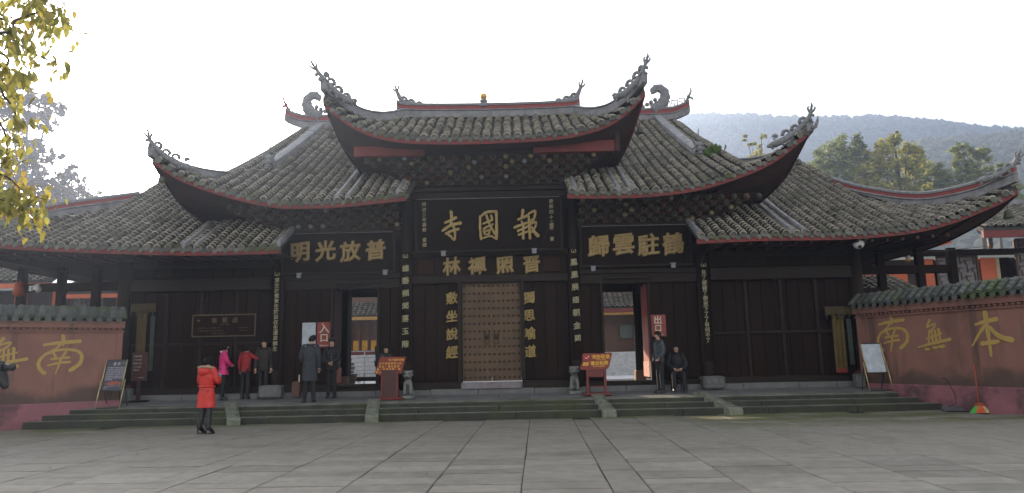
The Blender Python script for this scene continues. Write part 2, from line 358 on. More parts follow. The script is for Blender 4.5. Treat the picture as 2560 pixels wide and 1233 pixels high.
# steps and platform
steps = thing('stone_steps', (0,-.9,0), 'three long mossy stone steps running the full width of the temple gate', 'steps')
ext = [(-11.75, 11.42, -1.39, -.0, .13), (-11.55, 11.0, -1.05, .13, .26)]
for (xa, xb, ya, za, zb) in ext:
    x = xa; 
    while x < xb-.05:
        L_ = min(xb-x, rs.uniform(1.7, 2.6)); 
        if xb-x-L_ < .6: L_ = xb-x
        mb = MB(); mb.box((x+L_/2, ya+.2, (za+zb)/2), (L_-.012, .40, zb-za+.06), 0, bev=.012)
        o = mb.build('step_block', [M_stone, M_riser], steps)
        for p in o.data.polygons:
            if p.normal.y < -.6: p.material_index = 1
        x += L_
plat = thing('platform', (0,.2,0), 'grey stone platform under the gate columns', 'platform')
x = -11.35
while x < 10.6:
    L_ = min(10.65-x, rs.uniform(1.6, 2.5))
    if 10.65-x-L_ < .6: L_ = 10.65-x
    mb = MB(); y0, y1 = -.7, -.22
    vs = [(x+.006,y0,.2),(x+L_-.006,y0,.2),(x+L_-.006,y1,.2),(x+.006,y1,.2),(x+.006,y0,.39),(x+L_-.006,y0,.39),(x+L_-.006,y1-.008,platZ(y1)),(x+.006,y1-.008,platZ(y1)),(x+.006,y0+.012,.402),(x+L_-.006,y0+.012,.402)]
    mb.add(vs, [(0,1,5,4),(1,2,6,9,5),(2,3,7,6),(3,0,4,8,7),(8,9,6,7),(4,5,9,8)])
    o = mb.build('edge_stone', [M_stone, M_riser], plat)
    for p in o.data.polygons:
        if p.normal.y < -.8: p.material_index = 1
    for (ya, yb) in ((-.22, .4), (.4, 1.05)):
        n = 2 if L_ > 1.2 else 1
        for k in range(n):
            xa, xb = x+L_*k/n+.004, x+L_*(k+1)/n-.004; mb = MB()
            mb.add([(xa,ya,.3),(xb,ya,.3),(xb,yb-.008,.3),(xa,yb-.008,.3),(xa,ya,platZ(ya)),(xb,ya,platZ(ya)),(xb,yb-.008,platZ(yb)),(xa,yb-.008,platZ(yb))], [(0,1,5,4),(1,2,6,5),(2,3,7,6),(3,0,4,7),(4,5,6,7)])
            mb.build('floor_stone', M_plat, plat)
    x += L_
mb = MB(); mb.span(-11.3, 10.6, -.62, 1.1, .02, .32); mb.build('core', M_ground, plat)
# carved sloping cheek stones on the steps
def cheek(x, lean, label):
    """x at the foot; lean = sideways shift of the top"""
    t = thing('carved_step_ramp', (x, -1.1, 0), label, 'stone ramp', 'carved sloping stones between the flights of steps')
    wd = .33; mb = MB(); yf, yb = -1.60, -.30; zt = .50
    prof = [(yf, 0), (yf, .13), (yf+.06, .17), (yb, zt), (yb+.02, 0)]
    vs = []
    for sx in (-1, 1):
        for (y, z) in prof: vs.append((x+lean*(y-yf)/(yb-yf)+sx*wd/2, y, z))
    n = len(prof); fs = [tuple(range(n)), tuple(2*n-1-i for i in range(n))]+[(i, n+i, n+(i+1)%n, (i+1)%n) for i in range(n)]
    mb.add(vs, fs); mb.build('ramp_block', M_cheek, t)
    mb = MB(); sl = (zt-.17)/(yb-yf-.06)
    def pt(u, v): y = yf+.10+v*(yb-yf-.16); return (x+lean*(y-yf)/(yb-yf)+u*wd, y, .17+sl*(y-yf-.06)+.012)
    for k in range(3):
        v0 = .12+k*.29
        for s_ in (-1, 1):
            mb.tube([pt(s_*(.05+.25*math.sin(a*.55)), v0+.10+.085*math.cos(a*.8)) for a in range(0, 6)], .016, 5)
        mb.ball(pt(0, v0+.1), .03, 6)
    mb.tube([pt(-.4, .02), pt(.4, .02), pt(.4, .97), pt(-.4, .97), pt(-.4, .02)], .010, 4); mb.build('carving', M_cheek, t)
cheek(-6.35, -.62, 'carved sloping stone at the left end of the entrance steps, leaning furthest left')
cheek(-2.93, -.20, 'carved sloping stone below the left stone lion and red notice stand')
cheek(2.98, -.15, 'carved sloping stone below the red no-smoking stand')
cheek(6.12, -.55, 'carved sloping stone to the right of the seated man')
# ================================================================== roofs
PITCH = .29
def tile_row(path, side, parent, ex=.19, rr=.104, jit=1.0, name='tile_row'):
    """path(t in 0..1) -> Vector on the roof surface (eave at 0); side: unit vector across"""
    K = 24; ph_ = random.uniform(0, 9); P = [path(i/K)+Vector((.014*math.sin(ph_+i*.55), 0, .010*math.sin(ph_*2+i*.8))) for i in range(K+1)]; L_ = [0]
    for i in range(K): L_.append(L_[-1]+(P[i+1]-P[i]).length)
    tot = L_[-1]
    if tot < .12: return
    def at(s):
        s = max(0, min(tot, s)); i = int(np.searchsorted(L_, s))-1; i = max(0, min(K-1, i))
        return P[i].lerp(P[i+1], (s-L_[i])/max(1e-6, L_[i+1]-L_[i]))
    N_ = max(1, int(tot/ex)); mb = MB(); sd_ = Vector(side); A = [rad(a) for a in (-82,-50,-20,20,50,82)]
    for k in range(N_):
        s0 = k*ex-.015; s1 = min(tot, (k+1)*ex+.03); p0 = at(s0) if s0 > 0 else P[0]+(P[0]-P[1]).normalized()*.015; p1 = at(s1)
        t = (p1-p0).normalized(); n = sd_.cross(t).normalized()
        if n.z < 0: n = -n
        bad = random.random() < .03; j = sd_*(random.uniform(-.05, .05) if bad else random.uniform(-.014, .014))*jit; lift = .075+random.uniform(-.006, .012)*jit; r0 = rr*random.uniform(.97, 1.03); tone = random.random()
        lo = [p0+j+n*(lift+r0*(math.cos(a)-.25))+sd_*(r0*math.sin(a)) for a in A]
        li = [p0+j+n*(lift-.030+r0*.86*(math.cos(a)-.25))+sd_*(r0*.86*math.sin(a)) for a in A]
        hi = [p1+j+n*(.027+r0*.93*(math.cos(a)-.25))+sd_*(r0*.93*math.sin(a)) for a in A]
        q = len(A); mb.add(lo+li+hi, [(i, i+1, 2*q+i+1, 2*q+i) for i in range(q-1)], 0, tone, False)
        mb.add(lo+li, [(i, q+i, q+i+1, i+1) for i in range(q-1)], 1, tone)
    ex2 = ex*1.3
    for k in range(int(tot/ex2)):
        s0, s1 = k*ex2, min(tot, (k+1)*ex2+.02); p0, p1 = at(s0), at(s1); t = (p1-p0).normalized(); n = sd_.cross(t).normalized()
        if n.z < 0: n = -n
        c = sd_*(PITCH/2); tone = random.random()
        B = [(-.10, .03), (-.035, -.005), (.035, -.005), (.10, .03)]
        lo = [p0+c+sd_*u+n*(h+.022) for u, h in B]; hi = [p1+c+sd_*u+n*h for u, h in B]; lb = [p0+c+sd_*u+n*(h+.005) for u, h in B]
        mb.add(lo+hi+lb, [(i, i+1, 4+i+1, 4+i) for i in range(3)]+[(8+i, 8+i+1, i+1, i) for i in range(3)], 0, tone)
    return mb.build(name, [M_tile, M_rim], parent)
def leaf_poly(w_, h_): return [(-w_, 0), (-w_*.9, -h_*.45), (-w_*.45, -h_*.8), (0, -h_), (w_*.45, -h_*.8), (w_*.9, -h_*.45), (w_, 0), (w_*.6, h_*.25), (-w_*.6, h_*.25)]
_mb = MB(); _mb.prism(leaf_poly(.075, .12), lambda u,v,w_: (u, w_, v), .02); DRIP = _mb.mesh('drip', M_drip)
_mb = MB(); _mb.prism([(.10*math.sin(a), .095*math.cos(a)-.02) for a in [rad(x) for x in (-120,-85,-50,-20,20,50,85,120)]]+[(.04,-.10),(0,-.125),(-.04,-.10)], lambda u,v,w_: (u, w_, v), .02); CAPM = _mb.mesh('cap', M_drip)
def place(me, name, parent, loc, rot=(0,0,0), scl=None):
    o = bpy.data.objects.new(name, me); COL.objects.link(o); o.parent = parent
    o.location = Vector(loc)-wloc(parent); o.rotation_euler = rot
    if scl: o.scale = scl
    return o
def sweep(mb, path, prof, m=0, side=None):
    """profile (u across, w up) swept along a path; list of (u,w)"""
    P = [Vector(p) for p in path]; n = len(prof); vs = []
    for i, p in enumerate(P):
        t = P[min(i+1, len(P)-1)]-P[max(i-1, 0)]; sdv = Vector(side) if side else Vector((t.y, -t.x, 0)).normalized()
        up = Vector((0,0,1))
        vs += [p+sdv*u+up*w_ for u, w_ in prof]
    fs = [(i*n+k, (i+1)*n+k, (i+1)*n+(k+1)%n, i*n+(k+1)%n) for i in range(len(P)-1) for k in range(n)]
    fs += [tuple(range(n)), tuple((len(P)-1)*n+n-1-k for k in range(n))]
    mb.add(vs, fs, m, smooth=False)
def ridge(parent, path, name='ridge', wd=.20, h=.34, red=0, capr=.05):
    """lime ridge wall with an overhanging cap, optional red band"""
    mb = MB(); w2 = wd/2
    sweep(mb, path, [(-w2,0),(w2,0),(w2,h*.72),(w2+.012,h*.74),(-w2-.012,h*.74),(-w2,h*.72)], 0)
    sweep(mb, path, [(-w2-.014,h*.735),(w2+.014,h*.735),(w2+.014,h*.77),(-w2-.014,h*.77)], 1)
    sweep(mb, path, [(-w2-.03,h*.77),(w2+.03,h*.77),(w2+.03,h*.86),(w2*.5,h*.97),(-w2*.5,h*.97),(-w2-.03,h*.86)], 0)
    if red:
        sweep(mb, path, [(-w2*.7,h*.95),(w2*.7,h*.95),(w2*.7,h+red),(-w2*.7,h+red)], 2)
        sweep(mb, path, [(-w2*.95,h+red),(w2*.95,h+red),(w2*.95,h+red+.06),(w2*.4,h+red+.10),(-w2*.4,h+red+.10),(-w2*.95,h+red+.06)], 3)
    return mb.build(name, [M_lime, M_limeD, M_redband, M_carve], parent)
def spiral(c, r0, r1, a0, a1, n=12): return [(c[0]+(r0+(r1-r0)*i/n)*math.cos(a0+(a1-a0)*i/n), c[1]+(r0+(r1-r0)*i/n)*math.sin(a0+(a1-a0)*i/n)) for i in range(n+1)]
def finial(parent, org, hd, spine, loops, name='roof_finial', r=.045, fork=True, m=None, beads=True):
    """carved openwork ornament in the plane of hd and Z; spine: list of 2D points (outwards, up)"""
    org = Vector(org); hd = Vector(hd).normalized(); f = lambda p: org+hd*p[0]+Vector((0,0,p[1])); nrm = hd.cross(Vector((0,0,1)))
    mb = MB(); sp = smooth_path([(x, y, 0) for x, y in spine], 5); n = len(sp)
    mb.tube([f(p) for p in sp], [(r*1.9*(1-.72*i/n)+.012)*min(1, .3+i/4) for i in range(n)], 8, fdir=nrm, flat=.7)
    for (c, rr, a0, a1) in loops:
        c = (c[0]+.02, c[1]-.045)
        s_ = spiral(c, rr, rr*.35, rad(a0), rad(a1), 14); mb.tube([f(p) for p in s_], [r*1.0*(1-.45*i/14) for i in range(15)], 6, fdir=nrm, flat=.8)
        mb.ball(f(s_[-1]), r*.7, 6)
        e = spiral(c, rr*1.12, rr*1.4, rad(a0)+.5, rad(a0)+1.5, 4); mb.tube([f(p) for p in e], [r*.5, r*.45, r*.4, r*.25, r*.1], 5)
    tip = spine[-1]; pv = spine[-2]
    if fork:
        d = Vector((tip[0]-pv[0], tip[1]-pv[1])).normalized(); q = Vector((-d.y, d.x))
        T = Vector(tip)
        for s_ in (1, -1): mb.tube([f(T-d*.1), f(T+q*.07*s_), f(T+q*.10*s_+d*.07), f(T+q*.05*s_+d*.12)], [r*.55, r*.6, r*.5, r*.15], 6)
        mb.ball(f(T-d*.05), r*.9, 7)
        mb.tube([f(T), f(T+d*.14), f(T+d*.22+q*.04)], [r*.6, r*.6, r*.25], 6)
    if beads:
        for i in range(2, n-4, 3):
            p = sp[i]; t = (sp[i+1]-sp[i-1]).normalized(); q = Vector((t.y, -t.x, 0)); 
            if q.x < 0: q = -q
            mb.ball(f(p+q*r*1.6), r*random.uniform(.7, 1.1), 6, sc_=(1,1,1.2))
    return mb.build(name, m or M_carve, parent)
def bell(loc, label, s=1):
    t = thing('wind_bell', loc, label, 'wind bell', 'bronze wind bells under the roof corners'); x, y, z = loc; mb = MB()
    mb.lathe((x,y,z-.30*s), [(.11*s,0),(.10*s,.04*s),(.085*s,.12*s),(.07*s,.17*s),(.02*s,.2*s)], 10); mb.build('bell_body', M_drip, t)
    mb = MB(); mb.tube([(x,y,z-.11*s),(x,y,z+.12)], .008, 4); mb.build('hanger', M_blackm, t)
gate = thing('temple_gate', (0, 1, 0), 'long dark timber temple gate with stepped upturned tile roofs and gilded plaques', 'temple gate')
def roof(name, eave, top, xs, inner, side_pts, back, fas_m=M_fred, fh=.11, rowsel=None, sag=.05, rowx=None, deckx=None):
    """eave(x)->(Y,Z); top(x)->(Y,Z); inner(x)->(X,Y,Z) soffit inner edge"""
    part = link(name, MB().mesh(name, M_deck), gate)
    def surf(x, t):
        ye, ze = eave(x); yt, zt = top(x); return Vector((x, ye+(yt-ye)*t, ze+(zt-ze)*t-sag*4*t*(1-t)*(yt-ye)*.25))
    x0, x1 = xs; n = max(8, int((x1-x0)/.25)); X = [x0+(x1-x0)*i/n for i in range(n+1)]
    mb = MB(); mb.grid([[surf(x, j/8)-Vector((0,0,.02)) for x in X] for j in range(9)]); mb.build('roof_deck', M_deck, part)
    mb = MB(); G = [[Vector((x, eave(x)[0]+.02, eave(x)[1]-.10)) for x in X]]
    for j in range(1, 5): G.append([G[0][i].lerp(Vector(inner(X[i])), j/4) for i in range(n+1)])
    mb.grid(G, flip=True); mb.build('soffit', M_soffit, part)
    mb = MB(); fp = [(x, eave(x)[0], eave(x)[1]-.055-fh) for x in X]
    sweep(mb, fp, [(-.02,0),(.02,0),(.02,fh+.03),(-.02,fh+.03)], side=(0,1,0)); mb.build('fascia', fas_m, part)
    k = 0; x = x0+PITCH*.4
    while x < x1-.06:
        if rowsel is None or rowsel(x):
            tile_row(lambda t, x=x: surf(x, t), (1,0,0), part)
            ye, ze = eave(x); yt, zt = eave(x+PITCH/2)
            ang_ = -rad(8); sl = math.atan2(eave(x+.1)[1]-eave(x-.1)[1], .2)
            place(CAPM, 'eave_cap', part, (x, ye-.035, ze+.055), (rad(-14), -sl, random.uniform(-.08,.08)))
            place(DRIP, 'drip_tile', part, (x+PITCH/2, yt-.03, zt-.005), (rad(-10), -sl, random.uniform(-.1,.1)))
        x += PITCH
    return part, surf
# ---- upper central roof
CE = [(-4.47,-1.0,8.62),(-4.1,-.9,8.30),(-3.5,-.8,7.92),(-2.9,-.78,7.70),(-2.2,-.76,7.58),(-1.2,-.75,7.53),(0,-.75,7.52),(1.2,-.75,7.55),(2.2,-.76,7.62),(2.9,-.78,7.76),(3.5,-.8,7.98),(4.0,-.9,8.32),(4.38,-1.0,8.72)]
CT = [(-4.47,-.95,8.86),(-4.2,-.35,8.63),(-3.75,.5,8.60),(-3.25,1.35,8.78),(-2.78,2.0,9.08),(2.72,2.0,9.08),(3.2,1.45,8.80),(3.72,.6,8.62),(4.15,-.3,8.66),(4.38,-.9,8.88)]
def ctop(x):
    if -2.78 <= x <= 2.72: return (2.0, 9.08)
    return hin(x, CT[:5]) if x < 0 else hin(x, CT[5:])
def cinner(x):
    xi = max(-3.2, min(3.2, x)); return (xi+(x-xi)*.35, .45, 7.30)
rc, surfC = roof('upper_roof', lambda x: hin(x, CE), ctop, (-4.47, 4.38), cinner, None, None)
for s_, xe, k in ((-1, 4.47, 0), (1, 4.38, 1)):
    sidee = [(s_*xe, -1.0, 8.70), (s_*(xe-.17), -.45, 8.12), (s_*(xe-.3), .2, 7.72), (s_*(xe-.42), 1.4, 7.48), (s_*(xe-.45), 3.0, 7.45), (s_*(xe-.3), 4.6, 7.8), (s_*xe, 5.2, 8.7)]
    SE = smooth_path(sidee, 4); hp = smooth_path([(s_*xe, -.95, 8.86), (s_*(xe-.3), -.3, 8.65), (s_*(xe-.73), .55, 8.60), (s_*(xe-1.2), 1.4, 8.79), (s_*2.75, 2.0, 9.08), (s_*(xe-.9), 3.2, 8.7), (s_*xe, 5.2, 8.9)], 4)
    mb = MB(); mb.grid([SE, [a.lerp(b, .5)-Vector((0,0,.03)) for a, b in zip(SE, hp)], hp], flip=(s_ < 0)); mb.build('side_slope', M_tile, rc)
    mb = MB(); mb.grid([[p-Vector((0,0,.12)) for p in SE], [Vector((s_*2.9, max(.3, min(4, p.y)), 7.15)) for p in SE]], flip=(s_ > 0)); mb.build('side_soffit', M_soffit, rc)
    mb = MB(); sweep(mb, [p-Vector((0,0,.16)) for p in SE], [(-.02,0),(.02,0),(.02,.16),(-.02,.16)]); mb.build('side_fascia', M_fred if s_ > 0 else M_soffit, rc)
    mb = MB()
    for i in range(2, len(SE)-6):  # ragged tile ends along the side eave
        p = SE[i]; mb.ball((p.x+s_*.03, p.y, p.z-.03), .075, 6, sc_=(.6, 1, .9))
        q = SE[i].lerp(SE[i+1], .5); mb.ball((q.x+s_*.03, q.y, q.z-.06), .05, 6, sc_=(.5, 1, 1.2))
    mb.build('side_tile_ends', M_drip, rc, kind='stuff')
    tp = (s_*xe, -.98, 8.86) ; hipT = smooth_path([(s_*2.76, 1.95, 9.10), (s_*(xe-1.2), 1.35, 8.80), (s_*(xe-.73), .55, 8.62), (s_*(xe-.3), -.35, 8.66), (s_*(xe-.08), -.85, 8.82), (s_*(xe+.02), -1.05, 8.93)], 5)
    ridge(rc, hipT, 'hip_ridge', .18, .34)
    hd = Vector((s_*.8, -.6, 0))
    lp = [((-.20,.20),.12,215,-110), ((-.42,.02),.12,205,-110), ((-.66,-.12),.11,200,-70), ((-.06,.38),.07,230,-90), ((-.90,-.22),.07,180,-60)]
    finial(rc, (s_*(xe-.02), -1.02, 9.03), hd, [(-.95,-.30),(-.6,-.26),(-.3,-.08),(-.08,.14),(.05,.34),(.12,.50)] if s_ > 0 else [(-.95,-.30),(-.6,-.24),(-.3,-.06),(-.02,.16),(.16,.34),(.28,.48)], lp, r=.06)
mr = smooth_path([(-2.95,2.0,9.26),(-2.7,2,9.14),(-1.6,2,9.09),(0,2,9.07),(1.6,2,9.08),(2.65,2,9.13),(2.9,2.0,9.25)], 4)
ridge(rc, mr, 'main_ridge', .22, .30, red=.10)
for s_ in (-1, 1):
    finial(rc, (s_*2.85, 2.0, 9.58), (s_,0,0), [(-.85,-.06),(-.4,-.02),(-.08,.12),(.06,.36),(.12,.52)], [((-.12,.20),.12,200,-120),((-.36,.10),.12,190,-120),((-.62,.04),.09,180,-120)], r=.058, beads=False)
mb = MB(); mb.lathe((-.17,2.0,9.42), [(.13,0),(.16,.04),(.10,.10),(.07,.13),(.12,.19),(.13,.24),(.06,.28)], 12); mb.build('ridge_pedestal', M_carve, rc)
mb = MB(); mb.ball((-.17,2.0,9.79), .115, 12); mb.build('golden_ball', mat('gold_ball', (.75,.40,.04), .35, metal=.4), rc)
# ---- middle roofs (one wide roof passing behind the centre)
ML = [(-9.18,-.72,7.14),(-8.7,-.6,6.80),(-8.1,-.52,6.52),(-7.3,-.5,6.24),(-6.5,-.5,6.02),(-5.75,-.5,5.88),(-4.8,-.5,5.85),(-3.9,-.5,5.88),(-2.3,-.5,6.02)]
MR = [(2.2,-.5,5.99),(3.4,-.5,5.96),(4.65,-.5,5.99),(5.88,-.5,6.14),(7.0,-.5,6.46),(7.7,-.5,6.74),(8.17,-.52,7.0),(8.62,-.62,7.34),(8.85,-.72,7.52)]
MTR = [(6.9,2.05,7.35),(7.11,1.9,7.28),(7.86,1.2,7.05),(8.45,.5,7.02),(8.82,-.1,7.26),(8.95,-.6,7.48)]
MTL = [(-9.28,-.6,7.18),(-8.95,-.1,6.98),(-8.5,.55,6.92),(-7.9,1.2,6.97),(-7.3,1.85,7.2),(-7.05,2.1,7.3)]
def mtopR(x): return (8.0, 10.92) if x < 7.5 else hin(x, MTR)
def mtopL(x): return (8.0, 10.92) if x > -7.9 else hin(x, MTL)
rm, surfM = roof('middle_roof', lambda x: hin(x, MR), mtopR, (2.2, 8.85), lambda x: (min(x, 6.9)+(x-min(x, 6.9))*.3, .45, 6.12+max(0, x-6)*.10), None, None)
rl, surfL = roof('middle_roof', lambda x: hin(x, ML), mtopL, (-9.18, -2.25), lambda x: (max(x, -6.9)+(x-max(x, -6.9))*.3, .45, 6.08+max(0, -x-6)*.08), None, None)
for part, s_, xe, ze, tabs in ((rm, 1, 8.87, 7.52, MTR), (rl, -1, 9.2, 7.14, MTL)):
    xc = 6.66 if s_ > 0 else 7.02; xg = 7.45 if s_ > 0 else 7.88
    SE = smooth_path([(s_*xe, -.75, ze), (s_*(xe-.15), -.3, ze-.45), (s_*(xe-.32), .4, ze-.95), (s_*(xe-.55), 1.8, ze-1.3), (s_*(xe-.6), 4, ze-1.4), (s_*(xe-.6), 8, ze-1.4)], 4)
    HP = smooth_path([(s_*xe, -.7, ze+.12), (s_*(xe-.15), -.1, ze-.12), (s_*(xe-.45), .55, ze-.35), (s_*(xe-1.2), 1.3, ze-.35), (s_*xg, 2.0, ze-.1), (s_*xg, 8, ze-.1)], 4)
    mb = MB(); mb.grid([SE, HP], flip=(s_ < 0)); mb.build('side_slope', M_tile, part)
    mb = MB(); mb.grid([[p-Vector((0,0,.12)) for p in SE], [Vector((s_*6.3, max(.5, p.y), 5.95)) for p in SE]], flip=(s_ > 0)); mb.build('side_soffit', M_soffit, part)
    mb = MB(); sweep(mb, [p-Vector((0,0,.16)) for p in SE], [(-.02,0),(.02,0),(.02,.16),(-.02,.16)]); mb.build('side_fascia', M_soffit, part)
    mb = MB()
    for i in range(2, len(SE)-4):
        p = SE[i]; mb.ball((p.x+s_*.03, p.y, p.z-.03), .075, 6, sc_=(.6, 1, .9))
    mb.build('side_tile_ends', M_drip, part, kind='stuff')
    mb = MB(); mb.add([(s_*xg,2,ze-.2),(s_*xg,8,10.85),(s_*xg,8,6)], [(0,1,2)]); mb.build('gable', M_plaster, part)
    # descending gable ridge with beast head
    cp = [(s_*xc, y, (surfM if s_ > 0 else surfL)(s_*xc, (y+.5)/8.5).z+.03) for y in [7.9,7,6,5,4,3.2,2.6,2.3]]
    ridge(part, cp, 'gable_ridge', .26, .26)
    bz = cp[-1][2]; bx, by = s_*xc, 2.15; mb = MB()
    mb.ball((bx,by,bz+.22), .17, 10, sc_=(1,.8,1.15)); mb.ball((bx,by-.12,bz+.10), .11, 8); mb.ball((bx,by-.14,bz-.02), .09, 8, sc_=(1.3,1,.7))
    for q in (-1, 1):
        mb.ball((bx+q*.10,by-.13,bz+.26), .045, 6); mb.tube([(bx+q*.1,by,bz+.3),(bx+q*.18,by-.02,bz+.42),(bx+q*.16,by-.02,bz+.5)], [.04,.035,.01], 5)
        mb.tube([(bx+q*.12,by-.08,bz+.12),(bx+q*.2,by-.08,bz+.05),(bx+q*.18,by-.1,bz-.08)], [.03,.03,.015], 5)
    mb.tube([(bx,by,bz+.38),(bx,by,bz+.62),(bx+.02,by,bz+.85)], [.05,.025,.01], 5)
    mb.build('beast_head', M_carve, part)
    hp2 = smooth_path([(s_*xc, 2.2, ze-.02)]+[(s_*abs(q[0]), q[1], q[2]+.0) for q in (tabs[1:] if s_ > 0 else tabs[-2::-1])], 4)
    if s_ > 0: hp2[-1] = Vector((s_*8.97, -.75, 7.54))
    else: hp2[-1] = Vector((s_*9.3, -.75, 7.22))
    ridge(part, hp2, 'hip_ridge', .18, .32)
    hd = Vector((s_*.85, -.5, 0)); e = hp2[-1]
    finial(part, (e.x-s_*.03, e.y, e.z+.20), hd, [(-1.15,-.46),(-.75,-.36),(-.38,-.18),(-.08,.08),(.05,.26),(.08,.38)], [((-.16,.16),.11,220,-110),((-.38,-.02),.11,205,-110),((-.62,-.12),.12,200,-60),((-.92,-.16),.06,180,-60)], r=.055)
    if s_ > 0: 
        mb = MB(); mb.tube([(e.x+.03,e.y,e.z+.05),(e.x+.13,e.y-.02,e.z+.12),(e.x+.20,e.y-.02,e.z+.28),(e.x+.22,e.y-.02,e.z+.40)], [.05,.06,.045,.01], 6); mb.build('corner_flame', M_carve, part)
    # main ridge
    rx = 7.75 if s_ > 0 else 8.25; zt = 10.9
    mrp = smooth_path([(s_*2.2,8,zt),(s_*5,8,zt),(s_*(rx-.8),8,zt+.02),(s_*(rx-.2),8,zt+.12),(s_*(rx+.25),8,zt+.32)], 4)
    ridge(part, mrp, 'main_ridge', .25, .32, red=.14)
    # large curled ridge ornament
    mb = MB(); cx_ = s_*(xc+(.05 if s_ > 0 else .3)); q = [(cx_-s_*.25,8,zt+.5),(cx_+s_*.10,8,zt+.66),(cx_+s_*.30,8,zt+.95),(cx_+s_*.30,8,zt+1.25),(cx_+s_*.08,8,zt+1.42),(cx_-s_*.12,8,zt+1.33),(cx_-s_*.10,8,zt+1.2)]
    Q = smooth_path(q, 4); mb.tube(Q, [(.26-.12*i/len(Q))*(1+.12*math.sin(i*2.2)) for i in range(len(Q))], 8, fdir=(0,1,0), flat=.6)
    for k in range(5): mb.ball((cx_-s_*(.1+.17*k), 7.95, zt+.90-.10*k), .10, 6)
    mb.build('curled_ridge_ornament', M_carve, part)
    # fretwork at the ridge end
    mb = MB(); ex_ = s_*(rx+.25)
    for k in range(4):
        ux = ex_-s_*(.28+k*.30); uz = zt+.62+.22-.10*k+.02*k*k; 
        mb.tube([(ux+s_*.10,8,uz-.18),(ux+s_*.11,8,uz+.12),(ux-s_*.12,8,uz+.12),(ux-s_*.12,8,uz-.04),(ux,8,uz-.02),(ux,8,uz-.16)], .03, 4)
    mb.tube([(ex_-s_*.15,8,zt+.75),(ex_+s_*.02,8,zt+1.05),(ex_+s_*.12,8,zt+1.28),(ex_+s_*.08,8,zt+1.46)], [.06,.06,.04,.015], 6)
    mb.tube([(ex_,8,zt+1.0),(ex_+s_*.15,8,zt+.95),(ex_+s_*.2,8,zt+.85)], [.05,.045,.015], 5); mb.ball((ex_,8,zt+1.02), .09, 7)
    mb.build('ridge_fretwork', M_redband if s_ < 0 else M_carve, part)
def low_ridges(part, surf, xs, yl, zoff=.03, wd=.15):
    for x, t1 in xs:
        cp = [surf(x, t)+Vector((0,0,zoff)) for t in [0, t1*.25, t1*.5, t1*.75, t1]]; cp[0].y -= .02
        mb = MB(); sweep(mb, [tuple(p) for p in cp], [(-wd/2,0),(wd/2,0),(wd/2,.10),(wd*.28,.16),(-wd*.28,.16),(-wd/2,.10)]); mb.build('edge_ridge', M_lime, part)
low_ridges(rm, surfM, [(2.42,.35),(3.62,.45),(3.95,.45)], None)
low_ridges(rl, surfL, [(-2.48,.35),(-3.88,.45),(-4.2,.45)], None)
# ---- wing roofs
WR = [(5.75,-.4,4.66),(7.5,-.4,4.70),(9.7,-.4,4.69),(11.3,-.4,4.78),(12.2,-.4,4.92),(13.0,-.4,5.14),(13.7,-.42,5.40),(14.2,-.5,5.62),(14.50,-.6,5.80)]
WTR = [(11.68,3.7,6.85),(12.2,3.0,6.36),(13.2,1.75,5.82),(14.0,.6,5.78),(14.35,-.1,5.90),(14.62,-.55,6.02)]
WL = [(-15.9,-.5,5.75),(-15.2,-.42,5.35),(-14.4,-.4,5.10),(-13.5,-.4,4.95),(-12.4,-.4,4.85),(-11.2,-.4,4.77),(-10.1,-.4,4.71),(-7.9,-.4,4.62),(-5.7,-.4,4.63)]
WTL = [(-16.1,-.5,6.1),(-15.4,.2,5.65),(-14.5,1.0,5.62),(-13.4,1.95,6.12),(-12.6,3.0,6.55),(-12.05,3.7,6.85)]
def wtr(x): return (6.5, 8.62) if x <= 11.68 else hin(x, WTR)
def wtl(x): return (6.0, 8.40) if x >= -12.1 else hin(x, WTL)
rw, surfWR = roof('wing_roof', lambda x: hin(x, WR), wtr, (5.72, 14.53), lambda x: (min(x, 13), .9, 4.55+max(0, x-11)*.07), None, None)
rv, surfWL = roof('wing_roof', lambda x: hin(x, WL), wtl, (-15.9, -5.7), lambda x: (max(x, -14), .9, 4.50+max(0, -x-11)*.07), None, None)
low_ridges(rw, surfWR, [(5.82,.3),(8.35,.42),(8.68,.42)], None); low_ridges(rv, surfWL, [(-5.8,.3),(-8.05,.42),(-8.4,.42)], None)
